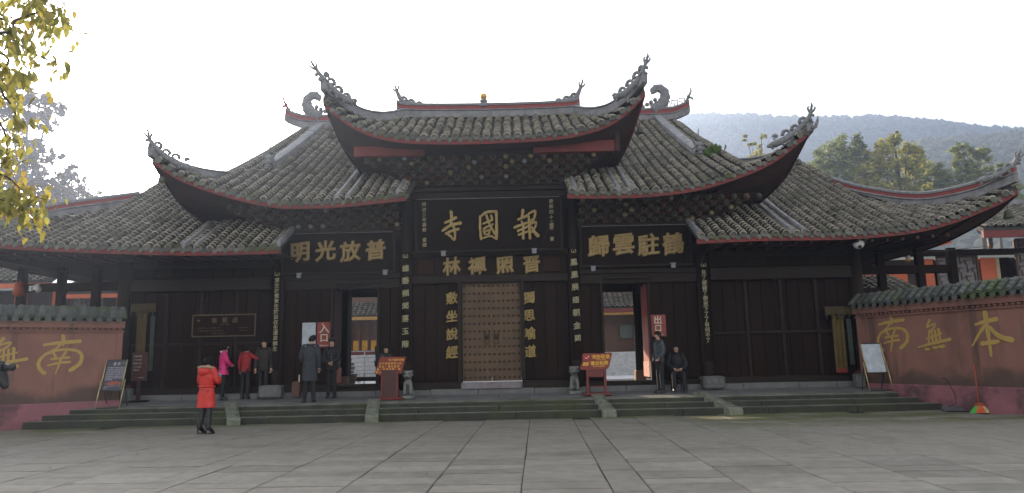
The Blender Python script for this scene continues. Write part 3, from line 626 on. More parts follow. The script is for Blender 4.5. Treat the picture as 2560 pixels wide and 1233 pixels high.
for part, s_, xe, ze, xg, surf in ((rw, 1, 14.55, 5.80, 11.68, surfWR), (rv, -1, 15.9, 5.75, 12.1, surfWL)):
    SE = smooth_path([(s_*xe, -.6, ze), (s_*(xe-.25), .1, ze-.45), (s_*(xe-.5), 1.2, ze-.8), (s_*(xe-.6), 3, ze-1), (s_*(xe-.6), 7, ze-1)], 4)
    HP = smooth_path([(s_*xe, -.55, ze+.12), (s_*(xe-.5), .3, ze-.05), (s_*(xe-1.4), 1.6, ze-.05), (s_*xg, 3.7, 6.85), (s_*xg, 7, 6.85)], 4)
    mb = MB(); mb.grid([SE, HP], flip=(s_ < 0)); mb.build('side_slope', M_tile, part)
    mb = MB(); mb.grid([[p-Vector((0,0,.12)) for p in SE], [Vector((s_*(xe-1.7), max(.9, p.y), 4.6)) for p in SE]], flip=(s_ > 0)); mb.build('side_soffit', M_soffit, part)
    mb = MB(); sweep(mb, [p-Vector((0,0,.16)) for p in SE], [(-.02,0),(.02,0),(.02,.16),(-.02,.16)]); mb.build('side_fascia', M_soffit, part)
    mb = MB(); mb.add([(s_*xg,3.7,6.8),(s_*xg,6.5,8.55),(s_*xg,6.5,4.8),(s_*xg,3.7,4.8)], [(0,1,2,3)]); mb.build('gable', M_plaster, part)
    tb = WTR if s_ > 0 else WTL[::-1]
    hp2 = smooth_path([(s_*(xg-.05), 3.85, 6.88)]+[(q[0], q[1], q[2]) for q in tb[1:]], 4)
    ridge(part, hp2, 'hip_ridge', .20, .30, red=.10)
    e = hp2[-1]
    finial(part, (e.x, e.y, e.z+.36), Vector((s_*.85,-.5,0)), [(-.95,-.22),(-.6,-.16),(-.25,-.02),(-.02,.14),(.06,.28),(.10,.36)], [((-.16,.14),.09,220,-110),((-.36,.04),.09,205,-110),((-.60,-.05),.09,200,-60)], r=.05)
    # dark underside of the open roof
    mb = MB()
    for xk in np.arange(6.4, xe-1.6, .42): mb.span(s_*xk-.04, s_*xk+.04, -.3, .9, 4.47+max(0,xk-11)*.06, 4.55+max(0,xk-11)*.06)
    mb.build('rafters', M_soffit, part, kind='stuff')
bell((4.30, -.5, 7.95), 'bronze wind bell hanging under the right corner of the top roof'); bell((-4.38, -.5, 7.95), 'bronze wind bell hanging under the left corner of the top roof', .8)
bell((-9.1, -.4, 6.85), 'bronze wind bell hanging under the left corner of the middle roof'); bell((8.75, -.3, 6.95), 'bronze wind bell hanging under the right corner of the middle roof', .8)
bell((14.40, -.35, 5.40), 'bronze wind bell hanging under the far right corner of the lowest roof', 1.2)
# ================================================================== timber facade
def gpart(mb, name, m, parent=None, kind=None, label=None): return mb.build(name, m, parent or gate, kind, label)
F = 1.0
# ceilings of the wings and halls (dark)
for s_, xe in ((1, 13.2), (-1, 14.3)):
    mb = MB(); mb.span(s_*6.1, s_*xe, .9, 7.2, 4.62, 4.72); gpart(mb, 'ceiling', M_wood)
mb = MB(); mb.span(-6.2, 6.2, 1.3, 9.5, 5.9, 6.0); gpart(mb, 'ceiling', M_wood)
# columns
for x, z1 in ((-2.47, 7.2), (2.43, 7.2), (-6.2, 5.95), (6.19, 5.95), (-10.72, 4.7), (10.68, 4.7)):
    mb = MB(); r = .17 if abs(x) < 10 else .19
    mb.lathe((x, F+.02, .5), [(r*1.02, 0), (r, .6), (r*.97, z1-.5)], 18); gpart(mb, 'column', M_beam)
    if 5 < abs(x) < 8:
        mb = MB(); mb.box((x+.05*np.sign(x), F-.12, .70), (.62, .62, .36), bev=.06)
        for q in (-1, 0, 1): mb.box((x+.05*np.sign(x)+q*.18, F-.44, .74), (.12, .03, .14), bev=.01)
        mb.box((x+.05*np.sign(x), F-.43, .86), (.56, .02, .025)); gpart(mb, 'column_base', M_plat)
    elif abs(x) < 5:
        mb = MB(); mb.lathe((x, F, .45), [(.30,0),(.34,.06),(.32,.14),(.24,.2)], 16); gpart(mb, 'column_base', M_plat)
# sill stones under the walls
x = -10.6
while x < 10.5:
    L_ = random.uniform(1.0, 1.8); xb = min(10.6, x+L_)
    for a, b in ((x, xb),):
        mb = MB(); mb.box(((a+b)/2, F+.06, .56), (b-a-.01, .34+random.uniform(-.02,.02), .20+random.uniform(-.01,.01)), bev=.015); gpart(mb, 'sill_stone', M_plat)
    x = xb
# vertical plank walls
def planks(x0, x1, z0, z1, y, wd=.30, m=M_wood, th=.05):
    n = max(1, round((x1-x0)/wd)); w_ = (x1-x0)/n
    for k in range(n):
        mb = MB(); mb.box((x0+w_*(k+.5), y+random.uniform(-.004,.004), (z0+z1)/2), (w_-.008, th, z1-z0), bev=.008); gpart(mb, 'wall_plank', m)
def slab(x0, x1, y0, y1, z0, z1, m=M_beam, name='beam', bev=.012):
    mb = MB(); mb.span(x0, x1, y0, y1, z0, z1, bev=bev); return gpart(mb, name, m)
# solid core behind planks so nothing shows through joints
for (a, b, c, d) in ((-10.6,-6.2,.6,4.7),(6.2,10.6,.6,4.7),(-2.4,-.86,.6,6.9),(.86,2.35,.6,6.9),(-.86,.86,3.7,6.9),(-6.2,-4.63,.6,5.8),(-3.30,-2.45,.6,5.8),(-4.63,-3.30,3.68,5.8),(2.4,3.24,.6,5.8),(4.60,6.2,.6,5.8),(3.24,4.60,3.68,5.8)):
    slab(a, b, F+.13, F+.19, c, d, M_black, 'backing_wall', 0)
# wing bays
for s_ in (-1, 1):
    a, b = sorted((s_*6.40, s_*10.5))
    planks(a, b, .68, 3.62, F+.10, .36); planks(a, b, 4.02, 4.55, F+.08, .6)
    slab(a, b, F-.12, F+.10, 3.62, 3.98, M_beam); slab(a, b, F-.02, F+.13, .62, .84, M_beam); slab(a, b, F-.06, F+.12, 4.30, 4.52)
    for k in range(1, 4): slab(a+(b-a)*k/4-.05, a+(b-a)*k/4+.05, F+.02, F+.12, .84, 3.62, M_beam, 'wall_post')
    slab(a+.05, b-.05, F+.02, F+.11, 2.05, 2.13, M_beam, 'rail')
# side bays with the two doorways
for (x0, x1, o0, o1) in ((-6.03, -2.64, -4.60, -3.32), (2.60, 6.02, 3.26, 4.56)):
    planks(x0, o0-.06, .86, 3.60, F+.10, .32); planks(o1+.06, x1, .86, 3.60, F+.10, .32)
    slab(o0-.07, o0, F-.02, F+.16, .62, 3.70, M_beam, 'door_post'); slab(o1, o1+.07, F-.02, F+.16, .62, 3.70, M_beam, 'door_post')
    tz = .80 if x0 > 0 else .86
    slab(x0, x1, F-.05, F+.14, .62, tz, M_beam, 'threshold'); slab(o0-.05, o1+.05, F-.10, F+.0, tz-.08, tz+.002, M_beam, 'threshold')
    slab(x0, x1, F-.02, F+.14, 3.60, 3.88); slab(o0+.05, o1+.1, F-.12, F-.02, 3.72, 3.80, M_lime if False else M_beam, 'door_head')
    slab(x0, x1, F-.08, F+.12, 3.88, 4.02, M_beam); slab(x0-.05, x1+.05, F-.05, F+.14, 5.05, 5.30)
    planks(x0, x1, 4.02, 5.05, F+.08, .8)
# centre bay
planks(-2.28, -.90, .88, 3.85, F+.12, .34); planks(.87, 2.24, .88, 3.85, F+.12, .34)
slab(-2.3, 2.26, F-.04, F+.15, 3.70, 3.92); slab(-2.3, 2.26, F-.10, F+.06, 4.50, 4.66); slab(-2.28, 2.24, F+.04, F+.12, 3.92, 4.50, M_wood, 'frieze_board')
for a in (-2.15, 1.55): slab(a, a+.5, F-.0, F+.06, 3.98, 4.42, mat('faded_red_board', (.030,.012,.007), .8, spec=.1), 'frieze_panel')
slab(-2.30, -.90, F-.10, F+.16, .64, .86, M_beam, 'threshold'); slab(.86, 2.26, F-.10, F+.16, .64, .86, M_beam, 'threshold')
mb = MB(); mb.span(-.90, .86, F-.16, F+.16, .64, .84, bev=.03); gpart(mb, 'threshold', mat('worn_threshold', (.12,.08,.065), .35, (.2,.19,.22), 3))
slab(-.98, -.86, F-.06, F+.16, .86, 3.72, M_beam, 'door_post'); slab(.84, .96, F-.06, F+.16, .86, 3.72, M_beam, 'door_post')
slab(-2.35, 2.3, F-.12, F+.1, 6.22, 6.40); slab(-2.4, 2.35, F-.20, F+.1, 6.42, 6.54); slab(-2.45, 2.4, F-.26, F+.05, 6.55, 6.62)
for s_, a, b in ((-1, -.855, -.018), (1, -.006, .835)):
    leaf = MB(); leaf.span(a, b, F+.08, F+.14, .86, 3.70, bev=.006); lf = gpart(leaf, 'door_leaf', M_bronze)
    mb = MB()
    for r in range(13):
        for c in range(6):
            if r == 5 and ((s_ < 0 and c >= 4) or (s_ > 0 and c <= 1)): continue
            x = a+.075+(b-a-.13)*c/5; z = .99+(2.62)*(12-r)/12 if False else .97+2.64*r/12
            mb.lathe((0,0,0), [(.034,0),(.030,.022),(.016,.038),(.002,.044)], 8); 
            V = mb.v[-32:]; mb.v[-32:] = [(x+v[0], F+.078-v[2], z+v[1]) for v in V]
    mb.build('door_studs', M_stud, lf, kind='stuff')
    xk = -.15 if s_ < 0 else .13; mb = MB(); mb.ball((xk, F+.06, 2.13), .085, 10, sc_=(1,.4,1)); mb.ball((xk, F+.02, 2.12), .04, 8)
    for q in (-1, 1): mb.ball((xk+q*.06, F+.05, 2.2), .03, 6); mb.ball((xk+q*.035, F+.03, 2.16), .016, 6)
    mb.tube([(xk+.07*math.sin(a_), F+.04, 2.0-.075*math.cos(a_)) for a_ in np.linspace(0, 2*PI, 13)], .012, 5); mb.build('lion_knocker', M_stud, lf)
# ---- stepped bracket fields
_b = MB(); _b.box((0, .16, -.005), (.11, .36, .13), 0, bev=.02); _b.box((0, .08, -.085), (.24, .08, .045), 0, bev=.02)
_b.lathe((0,0,0), [(.088,0),(.088,.022)], 12, 1); V = _b.v[-24:]; _b.v[-24:] = [(v[0], -.022-v[2]+.0, v[1]) for v in V]
_b.lathe((0,0,0), [(.062,0),(.062,.010)], 10, 2); V = _b.v[-20:]; _b.v[-20:] = [(v[0], -.044-v[2], v[1]) for v in V]
def bracket_mesh(m3): return _b.mesh('bracket', [M_rust, M_ring, m3])
BR = [bracket_mesh(mat('disc_dark', (.04,.045,.03), .7)), bracket_mesh(M_rust), bracket_mesh(mat('disc_mirror', (.22,.27,.29), .35)), bracket_mesh(mat('disc_gold', (.24,.20,.09), .5))]
def field(rows, xl, xr, z0, dz, y0, dy, w0, w1, sp, side=0):
    """w0/w1: growth of the field sideways"""
    part = link('bracket_field', MB().mesh('bracket_field', M_rust), gate)
    mb = MB(); P = [[(xl-w0*t, y0+.22+dy*rows*t, z0-.1+dz*rows*t), (xr+w1*t, y0+.22+dy*rows*t, z0-.1+dz*rows*t)] for t in (0, .5, 1.1)]
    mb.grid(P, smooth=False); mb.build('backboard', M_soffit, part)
    for r in range(rows):
        a, b = xl-w0*r/(rows-1), xr+w1*r/(rows-1)
        for k in range(-20, 21):
            x = (xl+xr)/2+(k+(r%2)*.5)*sp
            if x < a or x > b: continue
            q = random.random(); me = BR[2] if q < .05 else BR[3] if q < .16 else BR[1] if q < .4 else BR[0]
            place(me, 'bracket', part, (x, y0+dy*r, z0+dz*r))
        mb = MB(); mb.span(a-.1, b+.1, y0+dy*r+.12, y0+dy*r+.20, z0+dz*r+.06, z0+dz*r+.09); mb.build('bracket_rail', M_soffit, part)
field(6, -2.36, 2.30, 6.66, .105, .72, -.155, 1.15, 1.05, .36)
field(6, -6.0, -2.66, 5.30, .125, .86, -.14, 1.6, -.02, .36)
field(6, 2.62, 5.98, 5.30, .125, .86, -.14, -.02, 1.75, .36)
# red beams above the centre brackets
slab(-3.78, -1.80, -.26, -.08, 7.22, 7.52, M_fred, 'red_beam'); slab(1.30, 3.66, -.26, -.08, 7.23, 7.56, M_fred, 'red_beam')
slab(-1.80, 1.30, -.16, -.02, 7.24, 7.50, M_beam, 'dark_beam')
slab(-3.3, 3.2, -.02, .10, 7.38, 7.58, M_soffit, 'eave_board', 0)
mb = MB(); mb.span(3.15, 3.42, -.2, .6, 7.62, 7.86, bev=.06); gpart(mb, 'beam_end', M_fred)
mb = MB(); mb.span(3.60, 3.75, -.3, .3, 7.2, 7.9, bev=.03); gpart(mb, 'beam_end', M_soffit)
for s_ in (-1, 1):   # curved struts at the outer columns and pale hanging board ends
    mb = MB(); mb.tube([(s_*6.2, F-.15, 4.15), (s_*6.15, F-.5, 4.32), (s_*6.25, F-1.0, 4.5)], [.07,.06,.05], 6); gpart(mb, 'eave_strut', M_beam)
# ================================================================== plaques
def tiltmap(x0, y0, z0, tilt):
    u = Vector((1,0,0)); v = Vector((0, -math.sin(tilt), math.cos(tilt))); n = Vector((0, -math.cos(tilt), -math.sin(tilt)))
    return Vector((x0,y0,z0)), u, v, n
def plaque(cx, y, zc, wd, h, tilt, label, chars, size, m=M_gold, side=None, slant=0, brushk=None, cz=0, frame=True, bold=.035):
    t = thing('name_plaque', (cx, y, zc), label, 'plaque'); o, u, v, n = tiltmap(cx, y, zc, tilt); R = Matrix((u, -n, v)).transposed()
    mb = MB(); mb.box(o, (wd, .05, h), R=R); mb.build('plaque_board', M_black, t)
    if frame:
        for (a, b, c, d, lab) in ((0, h/2, wd+.1, .07, 0), (0, -h/2, wd+.1, .07, 0), (-wd/2, 0, .07, h-.08, 0), (wd/2, 0, .07, h-.08, 0)):
            mb = MB(); mb.box(o+u*a+v*b+n*.03, (c, .07, d), R=R, bev=.012); mb.build('plaque_frame', M_beam, t)
        mb = MB(); mb.box(o+v*(h/2-.045)+n*.045, (wd-.05, .012, .012), R=R); mb.build('trim_line', M_lime, t)
    for i, (ch, fx) in enumerate(chars):
        mb = MB()
        if brushk: brush(mb, ch, o+u*(fx*wd)+v*cz+n*.025, u, v, n, size, th=.05, wx={'si':33,'guo':31,'bao':42}[ch])
        else: put(mb, ch, o+u*(fx*wd)+v*(cz+(.02 if i%2 else -.01))+n*.026, u, v, n, size, bold=bold, ext=.04)
        mb.build('character', m, t)
    if side:
        for sx, txt, sz, z0, dz in side:
            mb = MB()
            for k, ch in enumerate(txt):
                if ch != ' ': put(mb, ch, o+u*sx+v*(z0-dz*k)+n*.026, u, v, n, sz, bold=.015, ext=.02)
            mb.build('inscription', M_goldl, t)
    return t
plaque(-.03, .72, 5.40, 4.25, 1.58, .10, 'wide black name plaque with three large gold characters above the closed door', [('si',-.254),('guo',-.004),('bao',.256)], .86, brushk=1, cz=-.05,
       side=[(-1.88,'同治三年暮春 重建',.13,.60,.148),(1.84,'康熙四十二年御書',.13,.62,.158)])
plaque(-4.43, .83, 4.66, 3.25, 1.22, .06, 'black plaque with four gold characters over the left doorway', [(c, f) for c, f in zip('明光放普', (-.345,-.115,.105,.335))], .60, M_goldd, cz=.03, bold=.038)
plaque(4.25, .83, 4.70, 3.20, 1.22, .06, 'black plaque with four gold characters over the right doorway', [(c, f) for c, f in zip('歸雲駐鶴', (-.335,-.11,.115,.345))], .64, M_goldd, cz=.0, bold=.038)
t = thing('gilt_inscription', (0, F, 4.25), 'row of four dull gold characters on the board right above the closed door', 'inscription')
for ch, x in zip('林禪照晋', (-1.15,-.40,.42,1.20)):
    mb = MB(); put(mb, ch, (x, F+.03, 4.21), (1,0,0), (0,0,1), (0,-1,0), .52, bold=.045, ext=.03); mb.build('character', M_goldd, t)
for x, z, y in ((-1.35,4.52,.68),(1.28,4.54,.68),(-3.05,4.02,.78),(-5.55,3.98,.78),(2.98,4.0,.78),(5.30,4.05,.78)):  # small pale hooks under the plaques
    mb = MB(); mb.box((x, y-.05, z), (.13, .03, .13), bev=.01); mb.box((x, y, z+.08), (.16, .08, .02)); 
    o = mb.build('plaque_hook', mat('pale_hook', (.22,.23,.25), .6)); tag(o, None, 'hook', 'pale metal hooks under the plaques'); o['label'] = {-1.35:'pale metal hook under the centre plaque, left one',1.28:'pale metal hook under the centre plaque, right one',-3.05:'pale metal hook under the right end of the left plaque',-5.55:'pale metal hook under the left end of the left plaque',2.98:'pale metal hook under the left end of the right plaque',5.30:'pale metal hook under the right end of the right plaque'}[x]
# vertical couplets by the door and on the columns
def couplet(x, y, z0, dz, txt, size, label, board=None, m=M_gold, bold=.03, dx=0):
    t = thing('couplet_board', (x, y, z0), label, 'couplet'); n = len(txt)
    if board:
        mb = MB(); K = 7; wd, top, bot = board; pts = [(x+math.sin(a)*.20, F+.02-math.cos(a)*.20) for a in np.linspace(-rad(wd), rad(wd), K)]
        vs = [(px, py, z) for z in (bot, top) for px, py in pts]+[(x+(px-x)*.88, F+.02+(py-F-.02)*.88, z) for z in (bot, top) for px, py in pts]
        fs = [(i, i+1, K+i+1, K+i) for i in range(K-1)]+[(2*K+i+1, 2*K+i, 3*K+i, 3*K+i+1) for i in range(K-1)]+[(K+i, K+i+1, 3*K+i+1, 3*K+i) for i in range(K-1)]+[(i+1, i, 2*K+i, 2*K+i+1) for i in range(K-1)]+[(0,K,3*K,2*K),(K-1,3*K-1,4*K-1,2*K-1)]
        mb.add(vs, fs); mb.build('curved_board', M_black, t)
    for k, ch in enumerate(txt):
        mb = MB(); put(mb, ch, (x+dx*k, y, z0-dz*k), (1,0,0), (0,0,1), (0,-1,0), size*random.uniform(.92,1.05), bold=bold, ext=.03); mb.build('character', m, t)
couplet(-1.15, F+.06, 3.27, .52, '敷坐說經', .36, 'four gold characters in a column on the wall left of the closed door')
couplet(1.10, F+.06, 3.24, .52, '獨思喻道', .36, 'four gold characters in a column on the wall right of the closed door')
couplet(-2.47, F-.19, 4.15, .365, '鐘磬頻聞落玉階', .21, 'curved couplet board with pale characters on the inner left column', (38, 4.62, 1.45), M_goldl, .02)
couplet(2.43, F-.19, 4.22, .365, '鳳凰展翅朝金闕', .21, 'curved couplet board with pale characters on the inner right column', (38, 4.66, 1.42), M_goldl, .02, .006)
couplet(-6.2, F-.19, 3.88, .152, '慧生於覺覺生於自在生還是無生', .145, 'narrow couplet of crowded pale characters on the outer left column', (36, 4.02, 1.3), M_goldl, .015)
couplet(6.19, F-.19, 3.84, .150, '見了便做了便放下了了有何不了', .145, 'narrow couplet of crowded pale characters on the outer right column', (36, 4.02, 1.3), M_goldl, .015)
for x, z in ((-2.47,4.50),(2.43,4.55),(-6.2,4.05),(6.19,4.06)):
    mb = MB(); 
    for q in (-1, 1): mb.tube([(x+q*(.03+.04*math.sin(a)), F-.21, z+.05*math.cos(a)) for a in np.linspace(0, 5, 8)], .012, 4)
    mb.build('couplet_crest', M_goldl, gate)
# paper notice, entrance and exit signs, ticket office board
def flat_sign(name, x0, x1, z0, z1, y, m, label, cat, lines, mt, th=.02, frame=None):
    t = thing(name, ((x0+x1)/2, y, (z0+z1)/2), label, cat); mb = MB(); mb.span(x0, x1, y-th, y, z0, z1, bev=.003); mb.build('sign_panel', m, t)
    if frame:
        for (a,b,c,d) in ((x0-.03,x1+.03,z1,z1+.035),(x0-.03,x1+.03,z0-.035,z0),(x0-.035,x0,z0,z1),(x1,x1+.035,z0,z1)):
            mb = MB(); mb.span(a,b,y-th-.015,y,c,d,bev=.006); mb.build('sign_frame', frame, t)
    for (txt, cx, cz, s_, dx) in lines:
        mb = MB(); n = len(txt)
        if dx == 0: put(mb, txt, (cx, y-th-.002, cz-.35*s_+.35*s_), (1,0,0),(0,0,1),(0,-1,0), s_, bold=.012, ext=.003, warp=0)
        else:
            for k, ch in enumerate(txt): put(mb, ch, (cx+dx*(k-(n-1)/2), y-th-.002, cz), (1,0,0),(0,0,1),(0,-1,0), s_, bold=.02 if s_ > .1 else .012, ext=.003, warp=0)
        mb.build('lettering', mt, t)
    return t
M_signred = mat('sign_red', (.22,.022,.018), .5); M_cream = mat('sign_cream', (.55,.5,.38), .6); M_paper = mat('white_paper', (.42,.45,.5), .7)
flat_sign('paper_notice', -5.50, -5.11, 1.90, 2.64, F+.05, M_paper, 'white paper notice on the wall left of the entrance sign', 'notice', [('——————', -5.31, 2.56, .05, .045)]+[('——————', -5.33, 2.48-.07*k, .03, .035) for k in range(4)]+[('——', -5.22, 1.96, .03, .04)], mat('grey_ink', (.15,.16,.18), .8))
flat_sign('entrance_sign', -5.07, -4.66, 1.92, 2.65, F+.05, M_signred, 'red entrance sign with two big pale characters behind the guard', 'sign', [('入', -4.86, 2.47, .30, 1), ('口', -4.86, 2.19, .26, 1), ('Entrance', -4.86, 1.98, .07, 0)], M_cream)
flat_sign('exit_sign', 4.60, 5.06, 2.03, 2.66, F+.05, M_signred, 'red exit sign with two big pale characters above the standing man', 'sign', [('出', 4.83, 2.51, .25, 1), ('口', 4.83, 2.27, .22, 1), ('Way Out', 4.83, 2.09, .07, 0)], M_cream)
flat_sign('ticket_board', -8.66, -6.88, 2.32, 2.90, F+.02, mat('dark_brown_board', (.018,.007,.004), .8, spec=.1), 'dark wooden ticket office board above the people queueing', 'sign', [('售票處', -7.75, 2.76, .17, .30), ('Ticket Office', -7.75, 2.64, .055, 0), ('开放时间上午八时至下午', -8.2, 2.54, .05, .062), ('门票价格成人半价优惠学生', -8.15, 2.46, .05, .062), ('免票儿童老人', -7.9, 2.38, .05, .07), ('Opening hours', -7.2, 2.54, .045, 0), ('Ticket price', -7.2, 2.46, .045, 0)], mat('brown_gold', (.085,.055,.02), .5), frame=mat('brown_gold', (.085,.055,.02)))
mb = MB(); mb.ball((-8.50, F-.02, 2.76), .045, 8, sc_=(1.2,.2,.8)); mb.build('emblem', MATS['brown_gold'], bpy.data.objects['ticket_board'])
# ================================================================== slanted red side walls
def wall(P0, P1, label, nrm, chars, flip, zc):
    P0, P1 = Vector((P0[0], P0[1], 0)), Vector((P1[0], P1[1], 0)); u = (P1-P0).normalized(); L_ = (P1-P0).length; n = Vector(nrm); n = (n-u*n.dot(u)).normalized()
    t = thing('red_wall', P0, label, 'wall', None); R = Matrix((u, n, Vector((0,0,1)))).transposed()
    def bx(mb, a0, a1, n0, n1, z0, z1, m=0, bev=0): mb.box(P0+u*((a0+a1)/2)+n*((n0+n1)/2)+Vector((0,0,(z0+z1)/2)), (a1-a0, abs(n1-n0), z1-z0), m, R=R, bev=bev)
    mb = MB(); bx(mb, 0, L_, -.4, 0, .5, 2.50); mb.build('plaster_face', M_plaster, t)
    mb = MB(); bx(mb, -.02, L_+.02, -.4, .07, -.05, .60, bev=.02); mb.build('pink_base', M_pink, t)
    mb = MB(); bx(mb, 0, .16, 0, .035, .60, 2.42, bev=.01); mb.build('corner_pilaster', M_plaster, t)
    mb = MB(); bx(mb, -.02, L_, -.42, .05, 2.42, 2.47); bx(mb, -.02, L_, -.44, .13, 2.54, 2.72); mb.build('cornice', M_plaster, t)
    k = 0; a = .05
    dm = MB(); dm.box((0,0,0), (.085,.09,.05), R=R, bev=.008); me = dm.mesh('dentil', M_plaster)
    while a < L_-.05:
        place(me, 'dentil_brick', t, P0+u*(a+.05)+n*.055+Vector((0,0,2.505))); a += .135
    # tiled coping
    mb = MB(); vs = []
    for a in (-.05, L_+.05):
        vs += [P0+u*a+n*.20+Vector((0,0,2.76)), P0+u*a+n*(-.12)+Vector((0,0,3.02)), P0+u*a+n*(-.28)+Vector((0,0,3.02)), P0+u*a+n*(-.6)+Vector((0,0,2.76))]
    mb.add(vs, [(0,4,5,1),(1,5,6,2),(2,6,7,3),(3,7,4,0),(0,1,2,3),(7,6,5,4)]); mb.build('coping_bed', M_deck, t)
    mb = MB()
    for q in np.arange(-.05, L_, .5): bx(mb, q, min(q+.49, L_+.05), -.29, -.11, 3.0, 3.12, bev=.03)
    mb.build('coping_ridge', M_cap, t)
    ct = MB(); A = [rad(x) for x in (-88,-55,-20,20,55,88)]
    for kk in range(3):
        s0, s1 = kk*.15, kk*.15+.17; z = lambda s: 2.79+s*.62; 
        lo = [u*(.085*math.sin(a_))+n*(.24-s0*.79)+Vector((0,0,z(s0)+.075*math.cos(a_)+.012)) for a_ in A]; hi = [u*(.078*math.sin(a_))+n*(.24-s1*.79)+Vector((0,0,z(s1)+.066*math.cos(a_))) for a_ in A]
        li = [u*(.06*math.sin(a_))+n*(.24-s0*.79)+Vector((0,0,z(s0)+.05*math.cos(a_)+.012)) for a_ in A]
        q = 6; ct.add(lo+hi+li, [(i,i+1,6+i+1,6+i) for i in range(5)]+[(12+i,12+i+1,i+1,i) for i in range(5)])
        if kk == 0: ct.add([lo[0], lo[1], lo[2], lo[3], lo[4], lo[5]], [(0,5,4,3,2,1)])
    cm = ct.mesh('cover_tile', M_cap)
    dd = MB(); dd.prism(leaf_poly(.075, .115), lambda a_,b_,c_: u*a_+n*(.23+c_)+Vector((0,0,2.775+b_)), .018)
    dd.prism([(-.07,0),(-.03,-.02),(.03,-.02),(.07,0),(.03,-.035),(-.03,-.035)], lambda a_,b_,c_: u*a_+n*(.22-c_*.79)+Vector((0,0,2.80+b_+c_*.62)), .42); dm_ = dd.mesh('drip_tile', M_cap)
    a = .03
    while a < L_:
        place(cm, 'cover_tile', t, P0+u*a+Vector((0,0,random.uniform(-.006,.006)))); place(dm_, 'drip_tile', t, P0+u*(a+.115)+Vector((0,0,random.uniform(-.008,.004)))); a += .232
    for key, a, z, h in chars:
        mb = MB(); uu = u if not flip else -u
        brush(mb, key, P0+u*a+n*.004+Vector((0,0,z)), uu, Vector((0,0,1)), n, h, th=.006); mb.build('painted_character', M_wallgold, t)
    return t
PR0 = (10.50, .84); uR = Vector((.382,-.924))
wall(PR0, (10.50+.382*8.5, .84-.924*8.5), 'red plaster wall right of the steps with three gold painted characters', (-1,-.3,0), [('nan', 1.10, 1.96, .98), ('wu', 2.32, 1.80, .90), ('ben', 3.80, 1.84, 1.05)], False, 0)
PL0 = (-10.14, .02); uL = Vector((-.808,-.589))
wall(PL0, (-10.14-.808*7, .02-.589*7), 'red plaster wall left of the steps with gold painted characters', (.3,-1,0), [('nan', 1.42, 1.84, 1.0), ('wu', 2.60, 1.80, .95)], True, 0)
# ================================================================== land, hills, woods
FAR = [(-900,60),(-400,90),(-150,120),(0,180),(84,214),(162,217),(217,217),(268,213.5),(307,210),(361,205.5),(402,200.5),(456,189),(520,168),(700,120),(1000,90)]
NEAR = [(-600,5),(-100,8),(60,30),(120,65),(149,84),(174,96),(203,106.5),(221,109.5),(240,110),(266,105),(294,100),(360,80),(500,50),(900,20)]
def ss(a, b, x): t = max(0., min(1., (x-a)/(b-a))); return t*t*(3-2*t)
def terr(x, y):
    z = hin(x, FAR)*.965*ss(250, 600, y)
    z = max(z, hin(x, NEAR)*.95*ss(90, 330, y)*(1-.5*ss(330, 480, y)))
    z = max(z, 14*ss(38, 68, y)*ss(14, 30, x), 13*ss(35, 60, y)*ss(40, 52, -x))
    return z-.4+(noise.noise(Vector((x*.01, y*.01, 3)))*10*ss(120, 300, y))
mb = MB(); xs_ = [x for x in np.arange(-900, 1001, 20)]; ys_ = [36,44,52,60,70,85]+list(range(105, 660, 22))
mb.grid([[(x, y, terr(x, y)) for x in xs_] for y in ys_]); M_hill = mat('forest_floor', (.05,.07,.05), .95, (.06,.05,.03), .02)
mb.build('hills', M_hill, kind='structure')
def leafmat(n, c, c2, tr=.35, s=.5, tone=.35): return mat(n, c, .7, c2, s, 3, tone=tone, trans=tr)
M_forest = leafmat('forest_crowns', (.035,.06,.05), (.06,.075,.05), .15, .03)
# wood-covered hills: crowns as one mass
bm = bmesh.new(); bmesh.ops.create_icosphere(bm, subdivisions=1, radius=1); IV = np.array([v.co[:] for v in bm.verts]); bm.verts.ensure_lookup_table(); IF = np.array([[v.index for v in f.verts] for f in bm.faces]); bm.free()
rng = np.random.default_rng(4)
def crowns(name, pts, rads, m):
    V = []; Fc = []
    for i, (p, r) in enumerate(zip(pts, rads)):
        V.append(IV*(r*(1+.35*rng.standard_normal((len(IV),1)).clip(-1, 1)))*np.array([1, 1, 1.1])+p); Fc.append(IF+i*len(IV))
    V = np.concatenate(V); Fc = np.concatenate(Fc); me = bpy.data.meshes.new(name); me.from_pydata(V.tolist(), [], Fc.tolist()); me.materials.append(m)
    a = me.attributes.new('tone', 'FLOAT', 'POINT'); a.data.foreach_set('value', np.repeat(rng.random(len(pts)), len(IV))); me.update()
    return link(name, me, kind='stuff')
P_, R_ = [], []
for i in range(5200):
    x = rng.uniform(60, 560); y = 600-abs(rng.normal(0, 70)) if i % 3 else rng.uniform(330, 600); z = terr(x, y); r = rng.uniform(2., 4.4)
    P_.append((x, y, z+r*.35)); R_.append(r)
for x in np.arange(60, 560, 3.2):
    r = rng.uniform(1.6, 4.2); P_.append((x, 598, terr(x, 598)+r*rng.uniform(0, 1.0))); R_.append(r)
crowns('far_forest', P_, R_, M_forest)
P_, R_ = [], []
for i in range(5200):
    x = rng.uniform(110, 330); y = rng.uniform(170, 335); z = terr(x, y); r = rng.uniform(1.4, 3.0)
    P_.append((x, y, z+r*.4)); R_.append(r)
crowns('near_forest', P_, R_, leafmat('near_forest_crowns', (.05,.08,.045), (.11,.10,.05), .15, .05))
